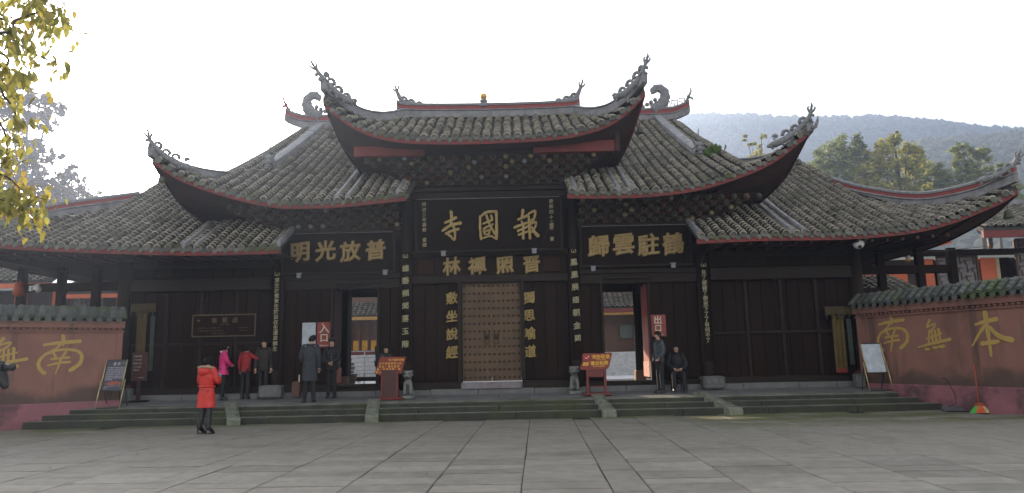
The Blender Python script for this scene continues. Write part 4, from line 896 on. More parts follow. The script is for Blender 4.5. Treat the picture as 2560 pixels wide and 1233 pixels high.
# individual trees
M_bark = mat('bark', (.09,.07,.055), .95, (.05,.04,.03), 8, bump=.5, bscale=20)
def tree(label, loc, blobs, n, leaf, m, trunk_r=.35, seed=1, group=None, branches=True, surf=.55):
    r = np.random.default_rng(seed); x0, y0, z0 = loc
    t = thing('broadleaf_tree', loc, label, 'tree', group); tb = MB()
    top = max(blobs, key=lambda b: b[2]); zt = top[2]
    tb.tube(smooth_path([(x0,y0,z0-.5),(x0+.15,y0,z0+(zt-z0)*.35),(x0+(top[0]-x0)*.5,y0,z0+(zt-z0)*.65),(top[0],top[1],zt)], 3), [trunk_r*(1-.85*i/9) for i in range(10)], 7)
    V = []
    wts = np.array([b[3]**1.6 for b in blobs]); wts = wts/wts.sum()
    for b in blobs:
        k = r.uniform(.3, .6); s0 = Vector((x0+(top[0]-x0)*k*.8, y0, z0+(min(b[2], zt)-z0)*k))
        if branches: tb.tube(smooth_path([s0, s0.lerp(Vector(b[:3]), .5)+Vector((0,0,-.3)), Vector(b[:3])], 3), [trunk_r*.45*(1-.8*i/6) for i in range(7)], 5)
        for q in range(4):
            d = Vector(r.standard_normal(3)).normalized()*b[3]*.8; tb.tube([b[:3], tuple(Vector(b[:3])+d*.5+Vector((0,0,.1))), tuple(Vector(b[:3])+d)], [trunk_r*.12, trunk_r*.08, .01], 4)
    tb.build('trunk', M_bark, t)
    # leaves gathered in sub-clumps so the outline is ragged with gaps
    cl = []
    for b, wt in zip(blobs, wts):
        for _ in range(max(3, int(wt*n/42))):
            d = r.standard_normal(3); d /= np.linalg.norm(d); cl.append((np.array(b[:3])+d*b[3]*(r.random()**.33 if r.random() > surf else r.uniform(.75, 1.08))*np.array([1,1,.85]), b[3]*r.uniform(.16, .34)))
    per = n//len(cl)+1; C_ = np.repeat(np.array([c[0] for c in cl]), per, 0); S_ = np.repeat(np.array([c[1] for c in cl]), per)
    tone = np.clip(np.repeat(r.random(len(cl)), per)*.7+r.random(len(C_))*.3, 0, 1)
    pos = C_+r.standard_normal((len(C_), 3))*S_[:,None]*.55
    a = r.standard_normal((len(C_), 3)); a[:,2] *= .5; a /= np.linalg.norm(a, axis=1)[:,None]; b_ = np.cross(a, r.standard_normal((len(C_), 3))); b_ /= np.linalg.norm(b_, axis=1)[:,None]
    sz = leaf*1.3*r.uniform(.6, 1.3, len(C_))[:,None]
    V = np.stack([pos-a*sz, pos-b_*sz*.5, pos+a*sz, pos+b_*sz*.5], 1).reshape(-1, 3)-np.array(loc)
    me = bpy.data.meshes.new('crown'); Fq = np.arange(len(V)).reshape(-1, 4); me.from_pydata(V.tolist(), [], Fq.tolist()); me.materials.append(m)
    at = me.attributes.new('tone', 'FLOAT', 'POINT'); at.data.foreach_set('value', np.repeat(tone, 4)); me.update(); link('crown', me, t)
    return t
G1 = leafmat('leaves_dark', (.15,.19,.06), (.21,.23,.065)); G2 = leafmat('leaves_yellow_green', (.42,.38,.07), (.28,.29,.07), .45); G3 = leafmat('leaves_mid', (.19,.23,.08), (.27,.28,.08)); G4 = leafmat('leaves_brown', (.13,.085,.05), (.17,.11,.06), .3)
GROW = 1.18
tree('dark green round-crowned tree beyond the right roof, leftmost of the big trees', (43.5,70,13), [(41.5,70,24.50,1.9),(43.2,70,26.90,2.1),(45.3,70,27.90,1.9),(44.2,70,23.90,2.4),(46.6,70,25.10,1.9),(41.0,70,21.00,1.8),(46.2,70,20.70,2.0),(46.6,70,27.60,1.0)], 10000, .20, G1, .4, 11)
tree('tall yellow-green tree with visible forked trunk behind the right roof', (50.6,68,13), [(49.9,68,27.70,1.1),(50.3,68,28.90,.7),(48.4,68,26.70,1.5),(51.7,68,26.10,1.7),(46.6,68,23.70,1.7),(48.6,68,24.30,1.9),(46.4,68,21.00,2.0),(50.4,68,21.20,2.1),(52.6,68,21.00,1.8),(53.0,68,24.50,1.2),(52.9,68,26.50,.9),(48.8,68,20.80,1.5)], 12000, .20, G2, .45, 12)
tree('smaller hazy green tree right of the tall yellow-green one', (55.0,72,13), [(54.8,72,25.90,1.6),(57.0,72,24.60,2.0),(54.6,72,23.60,2.1),(58.4,72,23.00,2.3),(57.6,72,20.80,2.2),(55.8,72,21.00,2.2),(59,72,20.60,2)], 9000, .20, G3, .3, 13)
tree('tall layered green tree above the right roof tip', (61.5,70,13), [(60.3,70,27.20,1.2),(62.6,70,26.50,1.3),(60.4,70,25.00,1.4),(63.0,70,23.80,1.6),(60.6,70,22.60,1.8),(62.6,70,20.80,2.0),(65.3,70,24.40,1.1),(59.2,70,20.80,1.9),(64.9,70,21.40,2.0)], 10000, .20, G3, .35, 14)
tree('thin sparse tree rising just right of the beast head ridge', (33.2,70,13), [(32.0,70,29.6,.55),(34.0,70,29.9,.6),(32.6,70,28.6,.6),(33.5,70,28.0,.7),(32.9,70,26.8,.9),(34.2,70,26.6,.8),(35.5,70,26.9,.8)], 1500, .15, G2, .22, 15)
tree('pale hazy tree clump far behind the right roof, in front of the blue hill', (72,250,30), [(70,250,77,5),(76,250,78,5.5),(81,250,76,5),(65,250,77,3),(73,250,70,6),(82,250,69,6),(90,250,70,3)], 4000, .8, G1, .8, 16)
tree('small tree at the right edge behind the right roof', (66.5,74,13), [(67,74,22.5,1.6),(68.3,74,21,1.6)], 1800, .2, G3, .25, 17)
tree('tall ragged brown-grey tree in the haze at the far left', (-56.0,60,12), [(-56.5,60,33.0,1.9),(-54.0,60,32.0,1.5),(-58.6,60,31,2.2),(-54.2,60,30.0,1.1),(-55.0,60,26.8,1.4),(-57.4,60,26.6,2.0),(-52.8,60,25.8,.9),(-55.6,60,23.6,2.2),(-58.6,60,23.2,2.4),(-53.6,60,23,1.2)], 9000, .20, G4, .42, 21)
tree('dense rounded tree in the haze left of the lowest roof', (-50.6,60,12), [(-50.9,60,22.6,1.7),(-51.8,60,20.6,2.0),(-49.6,60,20.4,1.8),(-53.5,60,19.8,2.2),(-50.6,60,24.1,.9)], 6000, .18, G4, .3, 22)
tree('small feathery tree peeping over the left roof ridge', (-47.0,60,12), [(-47.2,60,20.7,.9),(-46.0,60,20.4,.8),(-48.0,60,20.0,1.0)], 900, .16, G2, .2, 23)
# ---- overhanging leafy branch, upper left
lb = thing('overhanging_tree', (-8.2,-13.5,0), 'near tree branch with large yellow-green leaves hanging in at the upper left', 'tree')
M_leafn = mat('big_leaf', (.29,.27,.06), .45, (.19,.20,.055), 4, 3, trans=.55, objrand=.35, c3=(.30,.20,.03), s3=3, t3=(.5,.7))
LV = []
for k in range(4):
    mb = MB(); r = random.Random(k); L_ = 1; w_ = .20+.03*k; cur = .10+.05*k; rows = []
    for i in range(7):
        t = i/6; ww = w_*math.sin(PI*min(1, t*1.0+.02)**.8)*(1 if t < 1 else 0); z = -cur*t*t
        rows.append([(-ww, t, z+ww*.35), (0, t, z), (ww, t, z+ww*.35)])
    mb.grid(rows, smooth=True); mb.tube([(0,-.22,.03),(0,0,0)], [.012,.012], 4); LV.append(mb.mesh('leaf', M_leafn))
TW = [[(-4.47,-13.06,5.32),(-4.05,-13.06,4.97),(-3.80,-13.06,4.80),(-3.60,-13.06,4.73)],[(-4.49,-13.07,4.81),(-4.13,-13.07,4.64),(-3.87,-13.07,4.47),(-3.61,-13.07,4.36)],[(-3.40,-14.32,3.96),(-3.20,-14.32,3.79),(-3.04,-14.32,3.73)],[(-3.47,-14.28,3.72),(-3.24,-14.28,3.58),(-3.13,-14.28,3.42),(-3.15,-14.28,3.26)],[(-4.16,-13.23,3.82),(-3.97,-13.23,3.55),(-3.97,-13.23,3.36)],[(-4.11,-13.37,3.25),(-3.86,-13.37,3.21),(-3.67,-13.37,3.06),(-3.47,-13.37,2.98)],[(-3.88,-13.46,3.07),(-3.63,-13.46,2.96),(-3.49,-13.46,2.75)],[(-3.66,-13.97,4.63),(-3.39,-13.97,4.60),(-3.11,-13.97,4.49)],[(-4.04,-13.55,4.67),(-3.82,-13.55,4.55),(-3.66,-13.55,4.36)],[(-4.07,-13.55,4.22),(-3.88,-13.55,4.10),(-3.76,-13.55,3.92)],[(-3.88,-13.59,2.87),(-3.71,-13.59,2.94),(-3.57,-13.59,2.86)],[(-3.49,-14.18,4.16),(-3.28,-14.18,4.26),(-3.06,-14.18,4.33),(-2.93,-14.18,4.29)]]
mb = MB(); hub = Vector((-8.2,-13.5,0)); mb.tube([hub, hub+Vector((.1,0,1.8)), hub+Vector((0,.1,3.6)), hub+Vector((.4,0,5.2)), hub+Vector((1.2,0,6.4))], [.20,.17,.15,.10,.06], 9)
for tw in TW:
    s = Vector((-5.2, tw[0][1], tw[0][2]+.35)); mb.tube(smooth_path([(-7.9,-13.5,min(5.2, tw[0][2]+.6)), s, *tw], 4), [.020-.017*i/(4*(len(tw)+1)) for i in range(4*(len(tw)+1)+1)], 6)
mb.build('branch', M_bark, lb)
rl_ = random.Random(3)
leafc = 0
for ti, tw in enumerate(TW):
    P = smooth_path(tw, 8); n = 25 if ti in (0,1,3,8) else 23
    for i in range(n):
        t = (i+rl_.random()*.6)/n*(len(P)-1); k = min(len(P)-2, int(t)); p = P[k].lerp(P[k+1], t-k)
        p += Vector((rl_.gauss(0,.045), rl_.gauss(0,.10), rl_.gauss(-.01,.045)))
        o = bpy.data.objects.new('leaf', LV[rl_.randrange(4)]); COL.objects.link(o); o.parent = lb; o.location = p-wloc(lb)
        s = rl_.uniform(.09, .135); o.scale = (s, s, s); o.rotation_euler = (rad(rl_.gauss(-62, 26)), rad(rl_.gauss(0, 25)), rl_.uniform(0, 2*PI))
xb = MB(); LVx = [([tuple(v.co) for v in me.vertices], [tuple(p.vertices) for p in me.polygons]) for me in LV]
for ti, tw in enumerate(TW):
    P = smooth_path(tw, 8)
    for i in range(60):
        t = rl_.random()**.8*(len(P)-1); k = min(len(P)-2, int(t)); p = P[k].lerp(P[k+1], t-k)+Vector((rl_.gauss(0,.07), rl_.gauss(0,.14), rl_.gauss(0,.07))); s = rl_.uniform(.055, .10)
        R = Matrix.Rotation(rl_.uniform(0, 2*PI), 3, 'Z') @ Matrix.Rotation(rad(rl_.gauss(-55, 30)), 3, 'X'); vs, fs = LVx[rl_.randrange(4)]
        xb.add([p+R @ (Vector(v)*s) for v in vs], fs, smooth=True)
xb.build('small_leaves', M_leafn, lb, kind='stuff')
# weeds on the right ridge
t = thing('ridge_weeds', (6.95,2.0,7.5), 'tuft of bright green weeds growing beside the beast head on the right roof', 'weeds'); M_weed = mat('weed_green', (.10,.17,.03), .7, trans=.35); t_ = MB(); r = random.Random(8)
for k in range(70):
    a = r.uniform(0, 2*PI); h = r.uniform(.12,.42); p = Vector((6.98+r.gauss(0,.10), 1.75+r.gauss(0,.08), 7.55)); q = p+Vector((math.cos(a)*.12, math.sin(a)*.1, h))
    t_.add([p, q+Vector((.03,0,-.05)), q+Vector((0,0,.04)), q+Vector((-.03,0,-.05))], [(0,1,2,3)])
t_.build('weed_leaves', M_weed, t)
# ================================================================== courtyard and halls behind
mb = MB(); mb.span(-30, 30, 8.5, 40, -.04, .45); mb.build('courtyard', M_court, kind='structure')
mb = MB(); mb.span(-10.6, 10.6, 1.3, 8.6, -.03, .60); gpart(mb, 'hall_floor', M_plat)
def room(a, b, y0, y1, z0, z1, name='inner_blocking_wall', m=M_wood): slab(a, b, y0, y1, z0, z1, m, name, 0)
for s_ in (-1, 1):
    room(s_*6.05, s_*6.2, 1.2, 8, .6, 6.7); room(s_*6.2, s_*10.6, 6.9, 7.05, .6, 6.5); room(s_*10.55, s_*10.7, 1.2, 7.0, .6, 4.62)  # dividing and wing back walls added to stop sun streaks across the plaza
    room(s_*3.4, s_*2.38, F+.2, F+.4, 5.0, 6.7)  # unseen filler, widened to shut out sun leaking beside the inner columns
room(-10.6, -6.7, 8.9, 9.0, .6, 5.9); room(-6.1, 6.1, 8.9, 9.0, 4.05, 6.2); room(-8.0, 7.4, 8.05, 8.15, 6.2, 10.7); room(-2.6, 2.6, F+.3, F+.4, 5.8, 8.6); room(5.9, 6.1, 7.5, 9, .6, 9.0); room(-6.15,-5.9,7.5,9,.6,9.0)  # back wall and lintel added to limit the sun through the doorways
for x in (-5.12, 4.86):
    mb = MB(); mb.lathe((x, 4.5, .6), [(.14,0),(.13,5.3)], 14); gpart(mb, 'inner_column', M_wood); mb = MB(); mb.box((x, 4.5, .80), (.36, .36, .42), bev=.04); gpart(mb, 'inner_column_base', mat('warm_stone', (.30,.16,.09), .8))
for x, s_ in ((4.60, -1), (-4.66, 1)):   # opened door leaves
    mb = MB(); mb.span(x-.03, x+.03, 1.25, 2.15, .90, 3.60, bev=.01); gpart(mb, 'open_door_leaf', mat('red_door', (.35,.03,.02), .5) if x > 0 else mat('dull_red_door', (.05,.018,.014), .6)); mb = MB(); mb.span(x-.045, x+.045, 1.24, 2.16, .88, 1.32); gpart(mb, 'door_foot_panel', mat('pink_foot', (.55,.2,.17), .6))
mb = MB(); mb.span(-10.0, 10.0, 1.0, 1.1, .0, .1)
def simple_roof(x0, x1, ye, ze, yt, zt, parent, cap=True, ex=.24, rr=.10):
    mb = MB(); mb.add([(x0,ye,ze-.03),(x1,ye,ze-.03),(x1,yt,zt-.03),(x0,yt,zt-.03),(x0,ye,ze-.2),(x1,ye,ze-.2),(x1,yt,zt-.2),(x0,yt,zt-.2)], [(0,1,2,3),(7,6,5,4),(0,4,5,1),(1,5,6,2),(2,6,7,3),(3,7,4,0)]); mb.build('roof_deck', M_deck, parent)
    x = x0+.15
    while x < x1-.05:
        tile_row(lambda t, x=x: Vector((x, ye+(yt-ye)*t, ze+(zt-ze)*t)), (1,0,0), parent, ex=ex, rr=rr); x += PITCH
hall = thing('courtyard_hall', (0, 22, 0), 'low tiled hall across the courtyard seen through the gate doorways', 'temple hall')
rp = link('roof', MB().mesh('roof', M_deck), hall)
simple_roof(-12.5, -4.0, 20.9, 4.05, 26, 7.2, rp); simple_roof(3.0, 12.0, 20.9, 4.25, 26, 7.4, rp, rr=.13)
mb = MB(); mb.span(-12.5, 12, 20.86, 20.95, 3.82, 4.0); mb.build('eave_board', M_ochre, hall); mb = MB(); mb.span(3.0, 12, 20.80, 20.85, 3.95, 4.18); mb.build('red_eave_board', M_fred, hall)
mb = MB(); mb.span(-12.5, 12, 22.2, 22.4, .45, 6.5); mb.build('wall', mat('hall_brown', (.16,.085,.05), .8), hall)
for k in range(14): mb = MB(); xk = -11.8+k*.52; mb.span(xk-.13, xk+.20, 22.08, 22.16, 2.10, 2.68); mb.build('yellow_panel', M_ochre if False else mat('bright_ochre', (.70,.36,.04), .7), hall)
for k in range(15): mb = MB(); xk = -12.06+k*.52; mb.span(xk-.05, xk+.05, 22.0, 22.1, 1.9, 3.9); mb.build('post', mat('brown_post', (.13,.05,.03), .7), hall)
mb = MB(); mb.span(-12.5, -4, 21.95, 22.15, 1.86, 2.06); mb.build('red_rail', M_fred, hall); mb = MB(); mb.span(-12.5, -4, 21.9, 22.1, .45, 1.84); mb.build('pale_base', mat('pale_base', (.62,.62,.62), .8), hall)
for k in range(7):
    mb = MB(); mb.span(3.2, 11.5, 18.6+.33*k, 22, .45+.18*k, .63+.18*k-.004, bev=.0); mb.build('step', M_court, hall)
mb = MB(); mb.span(6.9, 7.6, 22.0, 22.1, 2.5, 3.3); mb.build('hall_signboard', mat('hall_sign', (.12,.15,.13), .5), hall); mb = MB(); mb.span(7.72, 7.95, 21.6, 21.9, 1.7, 4); mb.build('hall_column', mat('hall_col', (.18,.05,.03), .6), hall)
rail = thing('steel_railing', (-6.5, 12, .45), 'stainless steel queue railing in the courtyard behind the left doorway', 'railing')
for z in (1.92,1.66,1.46,1.28,1.10,.95): mb = MB(); mb.tube([(-8.4,12,z),(-4.8,12,z)], .022, 6); mb.build('rail_tube', M_steel, rail)
for x in (-8.2,-7.12,-6.0,-5.1): mb = MB(); mb.tube([(x,12,.45),(x,12,1.92)], .025, 6); mb.build('rail_post', M_steel, rail)
mb = MB(); mb.span(-8.3, -4.9, 11.9, 12.3, .62, .80); mb.build('bench_plank', M_wood, rail)
bk = thing('wicker_basket', (-5.55, 7.6, .6), 'woven basket on the floor behind the left doorway', 'basket'); mb = MB(); mb.lathe((-5.60,7.6,.6), [(.16,0),(.20,.12),(.24,.28),(.27,.42),(.25,.42),(.18,.1)], 14); mb.build('woven_body', mat('wicker', (.32,.24,.18), .8, (.16,.12,.09), 60, 2, bump=.8, bscale=80, stretch=(1,1,3)), bk)
# side halls glimpsed above the red walls
sh = thing('right_side_hall', (17, 8, 0), 'vermilion side hall with lattice windows behind the right wall', 'temple hall')
M_lat = mat('lattice_wood', (.10,.05,.035), .7); M_gl = mat('window_paper', (.20,.19,.20), .6)
def lattice(cx, y, cz, wd, h, parent, pat=0, label=None):
    w_ = link('lattice_window', MB().mesh('lattice_window', M_gl), parent); mb = MB(); mb.span(cx-wd/2, cx+wd/2, y, y+.04, cz-h/2, cz+h/2); mb.build('pane', M_gl, w_)
    mb = MB(); 
    for a in (-1, 1): mb.span(cx+a*wd/2-.04, cx+a*wd/2+.04, y-.05, y, cz-h/2, cz+h/2); mb.span(cx-wd/2, cx+wd/2, y-.051, y-.001, cz+a*h/2-.04, cz+a*h/2+.04)
    n = max(2, int(wd/.26)); m_ = max(2, int(h/.26))
    for i in range(n):
        for j in range(m_):
            x0, z0 = cx-wd/2+wd*i/n, cz-h/2+h*j/m_; a, b = wd/n, h/m_
            if (i+j) % 2: mb.span(x0, x0+a, y-.04, y-.01, z0+b*.45, z0+b*.58); mb.span(x0+a*.2, x0+a*.3, y-.042, y-.012, z0, z0+b*.5)
            else: mb.span(x0+a*.44, x0+a*.56, y-.04, y-.01, z0, z0+b); mb.span(x0+a*.5, x0+a, y-.042, y-.012, z0+b*.2, z0+b*.32)
    mb.build('lattice', M_lat, w_); return w_
# hall front faces the camera
mb = MB(); mb.span(12.2, 26, 8.05, 8.3, .45, 5.0); mb.build('wall', M_cwall, sh)
mb = MB(); mb.span(15.0, 16.8, 8.9, 9.0, 4.9, 6.0)
for a, b, m_ in ((16.72, 17.16, M_orange), (19.0, 19.62, M_orange), (19.62, 19.76, mat('cream_edge', (.5,.45,.28), .8)), (19.8, 20.15, M_wood), (12.6, 16.1, M_orange)):
    mb = MB(); z1 = 5.0 if a > 16.5 else 4.75; mb.span(a, b, 7.9, 8.0, 2.0, z1, bev=.01); mb.build('wall_panel', m_, sh)
lattice(18.1, 7.95, 4.45, 1.6, 1.25, sh); lattice(20.7, 7.6, 4.9, 1.0, 1.5, sh); lattice(21.9, 7.6, 4.9, 1.1, 1.5, sh)
mb = MB(); mb.span(12.2, 26, 7.5, 8.1, 5.12, 5.3); mb.build('beam', M_wood, sh)
mb = MB(); mb.add([(14.6,7.3,5.05),(17.6,7.3,5.75),(17.6,7.3,5.52),(14.6,7.3,4.88)], [(0,1,2,3)]); mb.add([(14.6,7.45,5.05),(17.6,7.45,5.75),(17.6,7.45,5.52),(14.6,7.45,4.88)], [(3,2,1,0)]); mb.build('sloping_eave_board', M_orange, sh)
rp2 = link('roof', MB().mesh('roof', M_deck), sh); simple_roof(18.0, 25, 6.0, 5.9, 9.5, 7.4, rp2)
mb = MB(); mb.span(17.95, 25, 5.95, 6.05, 5.50, 5.76); mb.build('eave_board', M_fred, sh); mb = MB(); mb.span(18, 25, 9.3, 9.6, 7.3, 7.6); mb.build('roof_ridge', M_lime, sh)
mb = MB(); mb.span(22.9, 23.3, 9.2, 9.5, 7.5, 9.4, bev=.05); mb.build('ridge_post', M_carve, sh)
rp3 = link('roof', MB().mesh('roof', M_deck), sh); simple_roof(11.6, 15.2, 5.2, 3.45, 7.2, 4.25, rp3)
lh = thing('left_side_hall', (-20, 11, 0), 'side hall with grey roof and vermilion columns behind the left wall', 'temple hall')
mb = MB(); mb.span(-30, -12.5, 12.3, 12.5, .4, 5.0); mb.build('wall', M_cwall, lh); rp4 = link('roof', MB().mesh('roof', M_deck), lh); simple_roof(-30, -19.4, 10.6, 5.2, 14, 7.2, rp4); simple_roof(-19.2, -13, 11.0, 4.75, 13.4, 5.9, rp4)
mb = MB(); mb.span(-30, -19.2, 10.5, 10.6, 4.9, 5.1); mb.build('eave_board', M_orange, lh); mb = MB(); mb.span(-19.2, -13, 10.9, 11.0, 4.45, 4.62); mb.build('eave_board', M_orange, lh)
for x in (-21.6, -19.9, -17.0, -15.8): mb = MB(); mb.span(x-.22, x+.22, 12.05, 12.25, .4, 4.9); mb.build('wall_panel', M_orange, lh)
lattice(-18.6, 12.25, 4.0, 1.5, 1.2, lh); lattice(-23.4, 12.25, 4.2, 1.5, 1.2, lh)
# open corridor posts and rails behind the red walls
for s_, posts, label in ((1, (12.22, 13.45, 14.48), 'dark timber corridor frame above the right red wall'), (-1, (-12.45, -13.55, -14.8), 'dark timber corridor frame above the left red wall')):
    t = thing('corridor_frame', (posts[0], 2.5, 0), label, 'timber frame')
    for x in posts: mb = MB(); mb.span(x-.11, x+.11, 2.4, 2.6, 0, 4.65, bev=.01); mb.build('post', M_wood, t)
    a, b = sorted((s_*10.9, posts[2]+s_*.1)); mb = MB(); mb.span(a, b, 2.42, 2.58, 3.86, 4.12, bev=.01); mb.build('tie_beam', M_wood, t)
    mb = MB(); mb.span(a, a+1.15 if s_ > 0 else a+.1, 2.3, 2.36, 2.9, 3.42); mb.build('low_panel', M_wood, t)
    mb = MB(); mb.tube([(s_*11, 2.0, 4.55),(s_*13, 2.0, 4.42),(s_*15.5, 2.0, 4.62)], .012, 4); mb.build('cable', M_blackm, t)
# ================================================================== people
def skin(nodes, edges, root=0, sub=1):
    me = bpy.data.meshes.new('s'); me.from_pydata([n[0] for n in nodes], edges, []); ob = bpy.data.objects.new('s', me); COL.objects.link(ob)
    m = ob.modifiers.new('k', 'SKIN'); m.use_smooth_shade = True; s = ob.modifiers.new('b', 'SUBSURF'); s.levels = sub; s.render_levels = sub
    sv = me.skin_vertices[0].data if me.skin_vertices else None
    if sv is None:
        me.skin_vertices.new() if hasattr(me.skin_vertices, 'new') else None; sv = me.skin_vertices[0].data
    for i, n in enumerate(nodes): sv[i].radius = n[1] if hasattr(n[1], '__len__') else (n[1], n[1]); sv[i].use_root = (i == root)
    dg = bpy.context.evaluated_depsgraph_get(); dg.update(); r = bpy.data.meshes.new_from_object(ob.evaluated_get(dg))
    vs = [v.co.copy() for v in r.vertices]; fs = [tuple(p.vertices) for p in r.polygons]
    bpy.data.objects.remove(ob); bpy.data.meshes.remove(r); bpy.data.meshes.remove(me); return vs, fs
def person(loc, rot, H, label, top, pants, shoes=None, hairm=None, pose=None, hem=.50, flare=1.0, puff=0, hair='short', collar=None, heel=0, sleeves=.485, topw=1.0, group=None, face=True, skirt=False):
    t = thing('person', loc, label, 'person', group); base = Vector(loc); Rz_ = Matrix.Rotation(rot, 3, 'Z')
    T = lambda p: base+Rz_ @ (Vector(p)*H)
    J = dict(pel=(0,0,.52), waist=(0,0,.61), chest=(0,0,.73), nb=(0,.005,.815), neck=(0,.0,.855), head=(0,-.012,.925),
             shL=(.098,0,.795), elL=(.128,.01,.645), wrL=(.125,-.03,.505), haL=(.123,-.045,.46), shR=(-.098,0,.795), elR=(-.128,.01,.645), wrR=(-.125,-.03,.505), haR=(-.123,-.045,.46),
             hiL=(.048,0,.50), knL=(.052,-.005,.275), anL=(.052,.01,.045), toL=(.060,-.085,.018), hiR=(-.048,0,.50), knR=(-.052,-.005,.275), anR=(-.052,.01,.045), toR=(-.060,-.085,.018))
    if pose: J.update(pose)
    V = {k: Vector(v) for k, v in J.items()}
    hd = V['head']; up = (hd-V['neck']).normalized()
    # body: one continuous skinned surface
    names = ['pel','waist','chest','nb','neck','jaw','head','crown','shL','elL','wrL','haL','shR','elR','wrR','haR','hiL','knL','anL','toL','hiR','knR','anR','toR']
    fwd = Matrix.Rotation(J.get('turn', 0), 3, 'Z') @ Vector((0,-1,0)) if 'turn' in J else Vector((0,-1,0))
    V['jaw'] = hd-up*.038+fwd*.012; V['crown'] = hd+up*.028-fwd*.006; V['head'] = hd
    rr = dict(pel=.055, waist=.050, chest=.055, nb=.032, neck=.028, jaw=(.036), head=.050, crown=.047, shL=.026, elL=.018, wrL=.015, haL=.016, hiL=.036, knL=.024, anL=.016, toL=.009)
    for k in list(rr): 
        if k.endswith('L'): rr[k[:-1]+'R'] = rr[k]
    nodes = [(V[n], rr[n]) for n in names]; ix = {n: i for i, n in enumerate(names)}
    E = [('pel','waist'),('waist','chest'),('chest','nb'),('nb','neck'),('neck','jaw'),('jaw','head'),('head','crown'),('chest','shL'),('shL','elL'),('elL','wrL'),('wrL','haL'),('chest','shR'),('shR','elR'),('elR','wrR'),('wrR','haR'),('pel','hiL'),('hiL','knL'),('knL','anL'),('anL','toL'),('pel','hiR'),('hiR','knR'),('knR','anR'),('anR','toR')]
    vs, fs = skin(nodes, [(ix[a], ix[b]) for a, b in E]); mb = MB(); mb.add([T(v) for v in vs], fs, smooth=True)
    side = Vector((-fwd.y, fwd.x, 0))
    P = lambda s_, f_, u_: hd+side*s_+fwd*f_+up*u_
    mb.tube([T(P(0,.045,.012)), T(P(0,.060,-.008)), T(P(0,.052,-.016))], [H*.005, H*.0095, H*.007], 6)          # nose
    for q in (-1, 1): mb.ball(T(P(q*.046, -.004, -.004)), H*.012, 6, sc_=(.5,.8,1.2))                      # ears
    for S in ('L','R'):                                                                                     # fingers
        w, h = V['wr'+S], V['ha'+S]; d = (h-w).normalized(); q = d.cross(Vector((0,1,.2))).normalized(); n_ = d.cross(q)
        if J.get('curl'): n_ = n_
        for k, (o_, ln) in enumerate(((-.012,.036),(-.004,.042),(.004,.040),(.012,.031))):
            a = h+q*o_+d*.006; mb.tube([T(a), T(a+d*ln*.5+n_*.004), T(a+d*ln*.8+n_*.014), T(a+d*ln*.92+n_*.024)], [H*.0058, H*.0052, H*.0046, H*.003], 5)
        a = w+d*.012+q*.010*(1 if S == 'L' else -1); mb.tube([T(a), T(a+q*.016*(1 if S == 'L' else -1)+d*.016), T(a+q*.016*(1 if S == 'L' else -1)+d*.034+n_*.008)], [H*.007, H*.006, H*.0035], 5)
    mb.build('body', M_skin, t)
    if face:
        for q in (-1, 1): mb = MB(); mb.ball(T(P(q*.019,.0445,.010)), H*.0058, 6, sc_=(1,.6,.6)); mb.ball(T(P(q*.019,.0455,.022)), H*.008, 6, sc_=(1,.4,.25)); mb.build('eye', M_hair, t)
        mb = MB(); mb.ball(T(P(0,.043,-.030)), H*.011, 6, sc_=(1,.5,.3)); mb.build('mouth', mat('lips', (.30,.09,.08), .6), t)
    # hair
    hm = hairm or M_hair; mb = MB(); n = 14; rows = []
    for i in range(8):
        th = i/7*rad(136); row = []
        for k in range(n+1):
            a = 2*PI*k/n; f_ = math.cos(a); lim = 1.0 if f_ < .25 else (1-.56*(f_-.25)/.75); tt = th*lim
            r = H*.0595*(1+.05*noise.noise(Vector((a*2, i, H*9)))); row.append(T(hd+up*.012-fwd*.006)+ (Rz_ @ (fwd*(f_*math.sin(tt)) + side*(math.sin(a)*math.sin(tt)*.90) + up*(math.cos(tt)*1.02)))*r)
        rows.append(row)
    mb.grid(rows)
    if hair == 'long':
        mb.tube([T(hd+up*.02-fwd*.03), T(hd-up*.02-fwd*.045), T(hd-up*.07-fwd*.05), T(hd-up*.12-fwd*.055)], [H*.055,H*.056,H*.050,H*.028], 10)
    if hair == 'bob': mb.tube([T(hd+up*.03-fwd*.02), T(hd-up*.015-fwd*.02), T(hd-up*.05-fwd*.02)], [H*.058,H*.062,H*.050], 12)
    mb.build('hair', hm, t)
    # trousers
    if pants:
        nn = ['pel','hiL','knL','anL','hiR','knR','anR']; r2 = [.066,.048,.040,.034,.048,.040,.034]
        vs, fs = skin([(V[k]+(Vector((0,0,-.008)) if k[:2] == 'an' else Vector((0,0,0))), r) for k, r in zip(nn, r2)], [(0,1),(1,2),(2,3),(0,4),(4,5),(5,6)]); mb = MB(); mb.add([T(v) for v in vs], fs, smooth=True); mb.build('trousers', pants, t)
    for S in ('L','R'):
        a, q = V['an'+S], V['to'+S]; mb = MB(); hl = heel
        d = (q-a); d.z = 0; d.normalize()
        mb.tube([T(a-d*.022+Vector((0,0,.0+hl*.6))), T(a+Vector((0,0,-.012+hl*.4))), T(a+d*.05+Vector((0,0,-.024+hl*.1))), T(Vector((a.x,a.y,.014))+d*.10)], [H*.028, H*.034, H*.030, H*.019], 8, fdir=(0,0,1), flat=.85)
        if heel: mb.tube([T(a+Vector((0,0,.12))), T(a+Vector((0,0,.05))), T(a)], [H*.034,H*.027,H*.027], 8); mb.tube([T(a-d*.022), T(Vector((a.x,a.y,.0))-d*.022)], [H*.012,H*.006], 6); mb.box(T(Vector((a.x,a.y,.008))+d*.065), (.05*H,.07*H,.014*H), rz=rot)
        else: mb.box(T(Vector((a.x,a.y,.006))+d*.035), (.055*H,.13*H,.012*H), rz=rot+math.atan2(d.x,-d.y)*-1 if False else rot)
        mb.build('shoe', shoes or M_blackm, t)
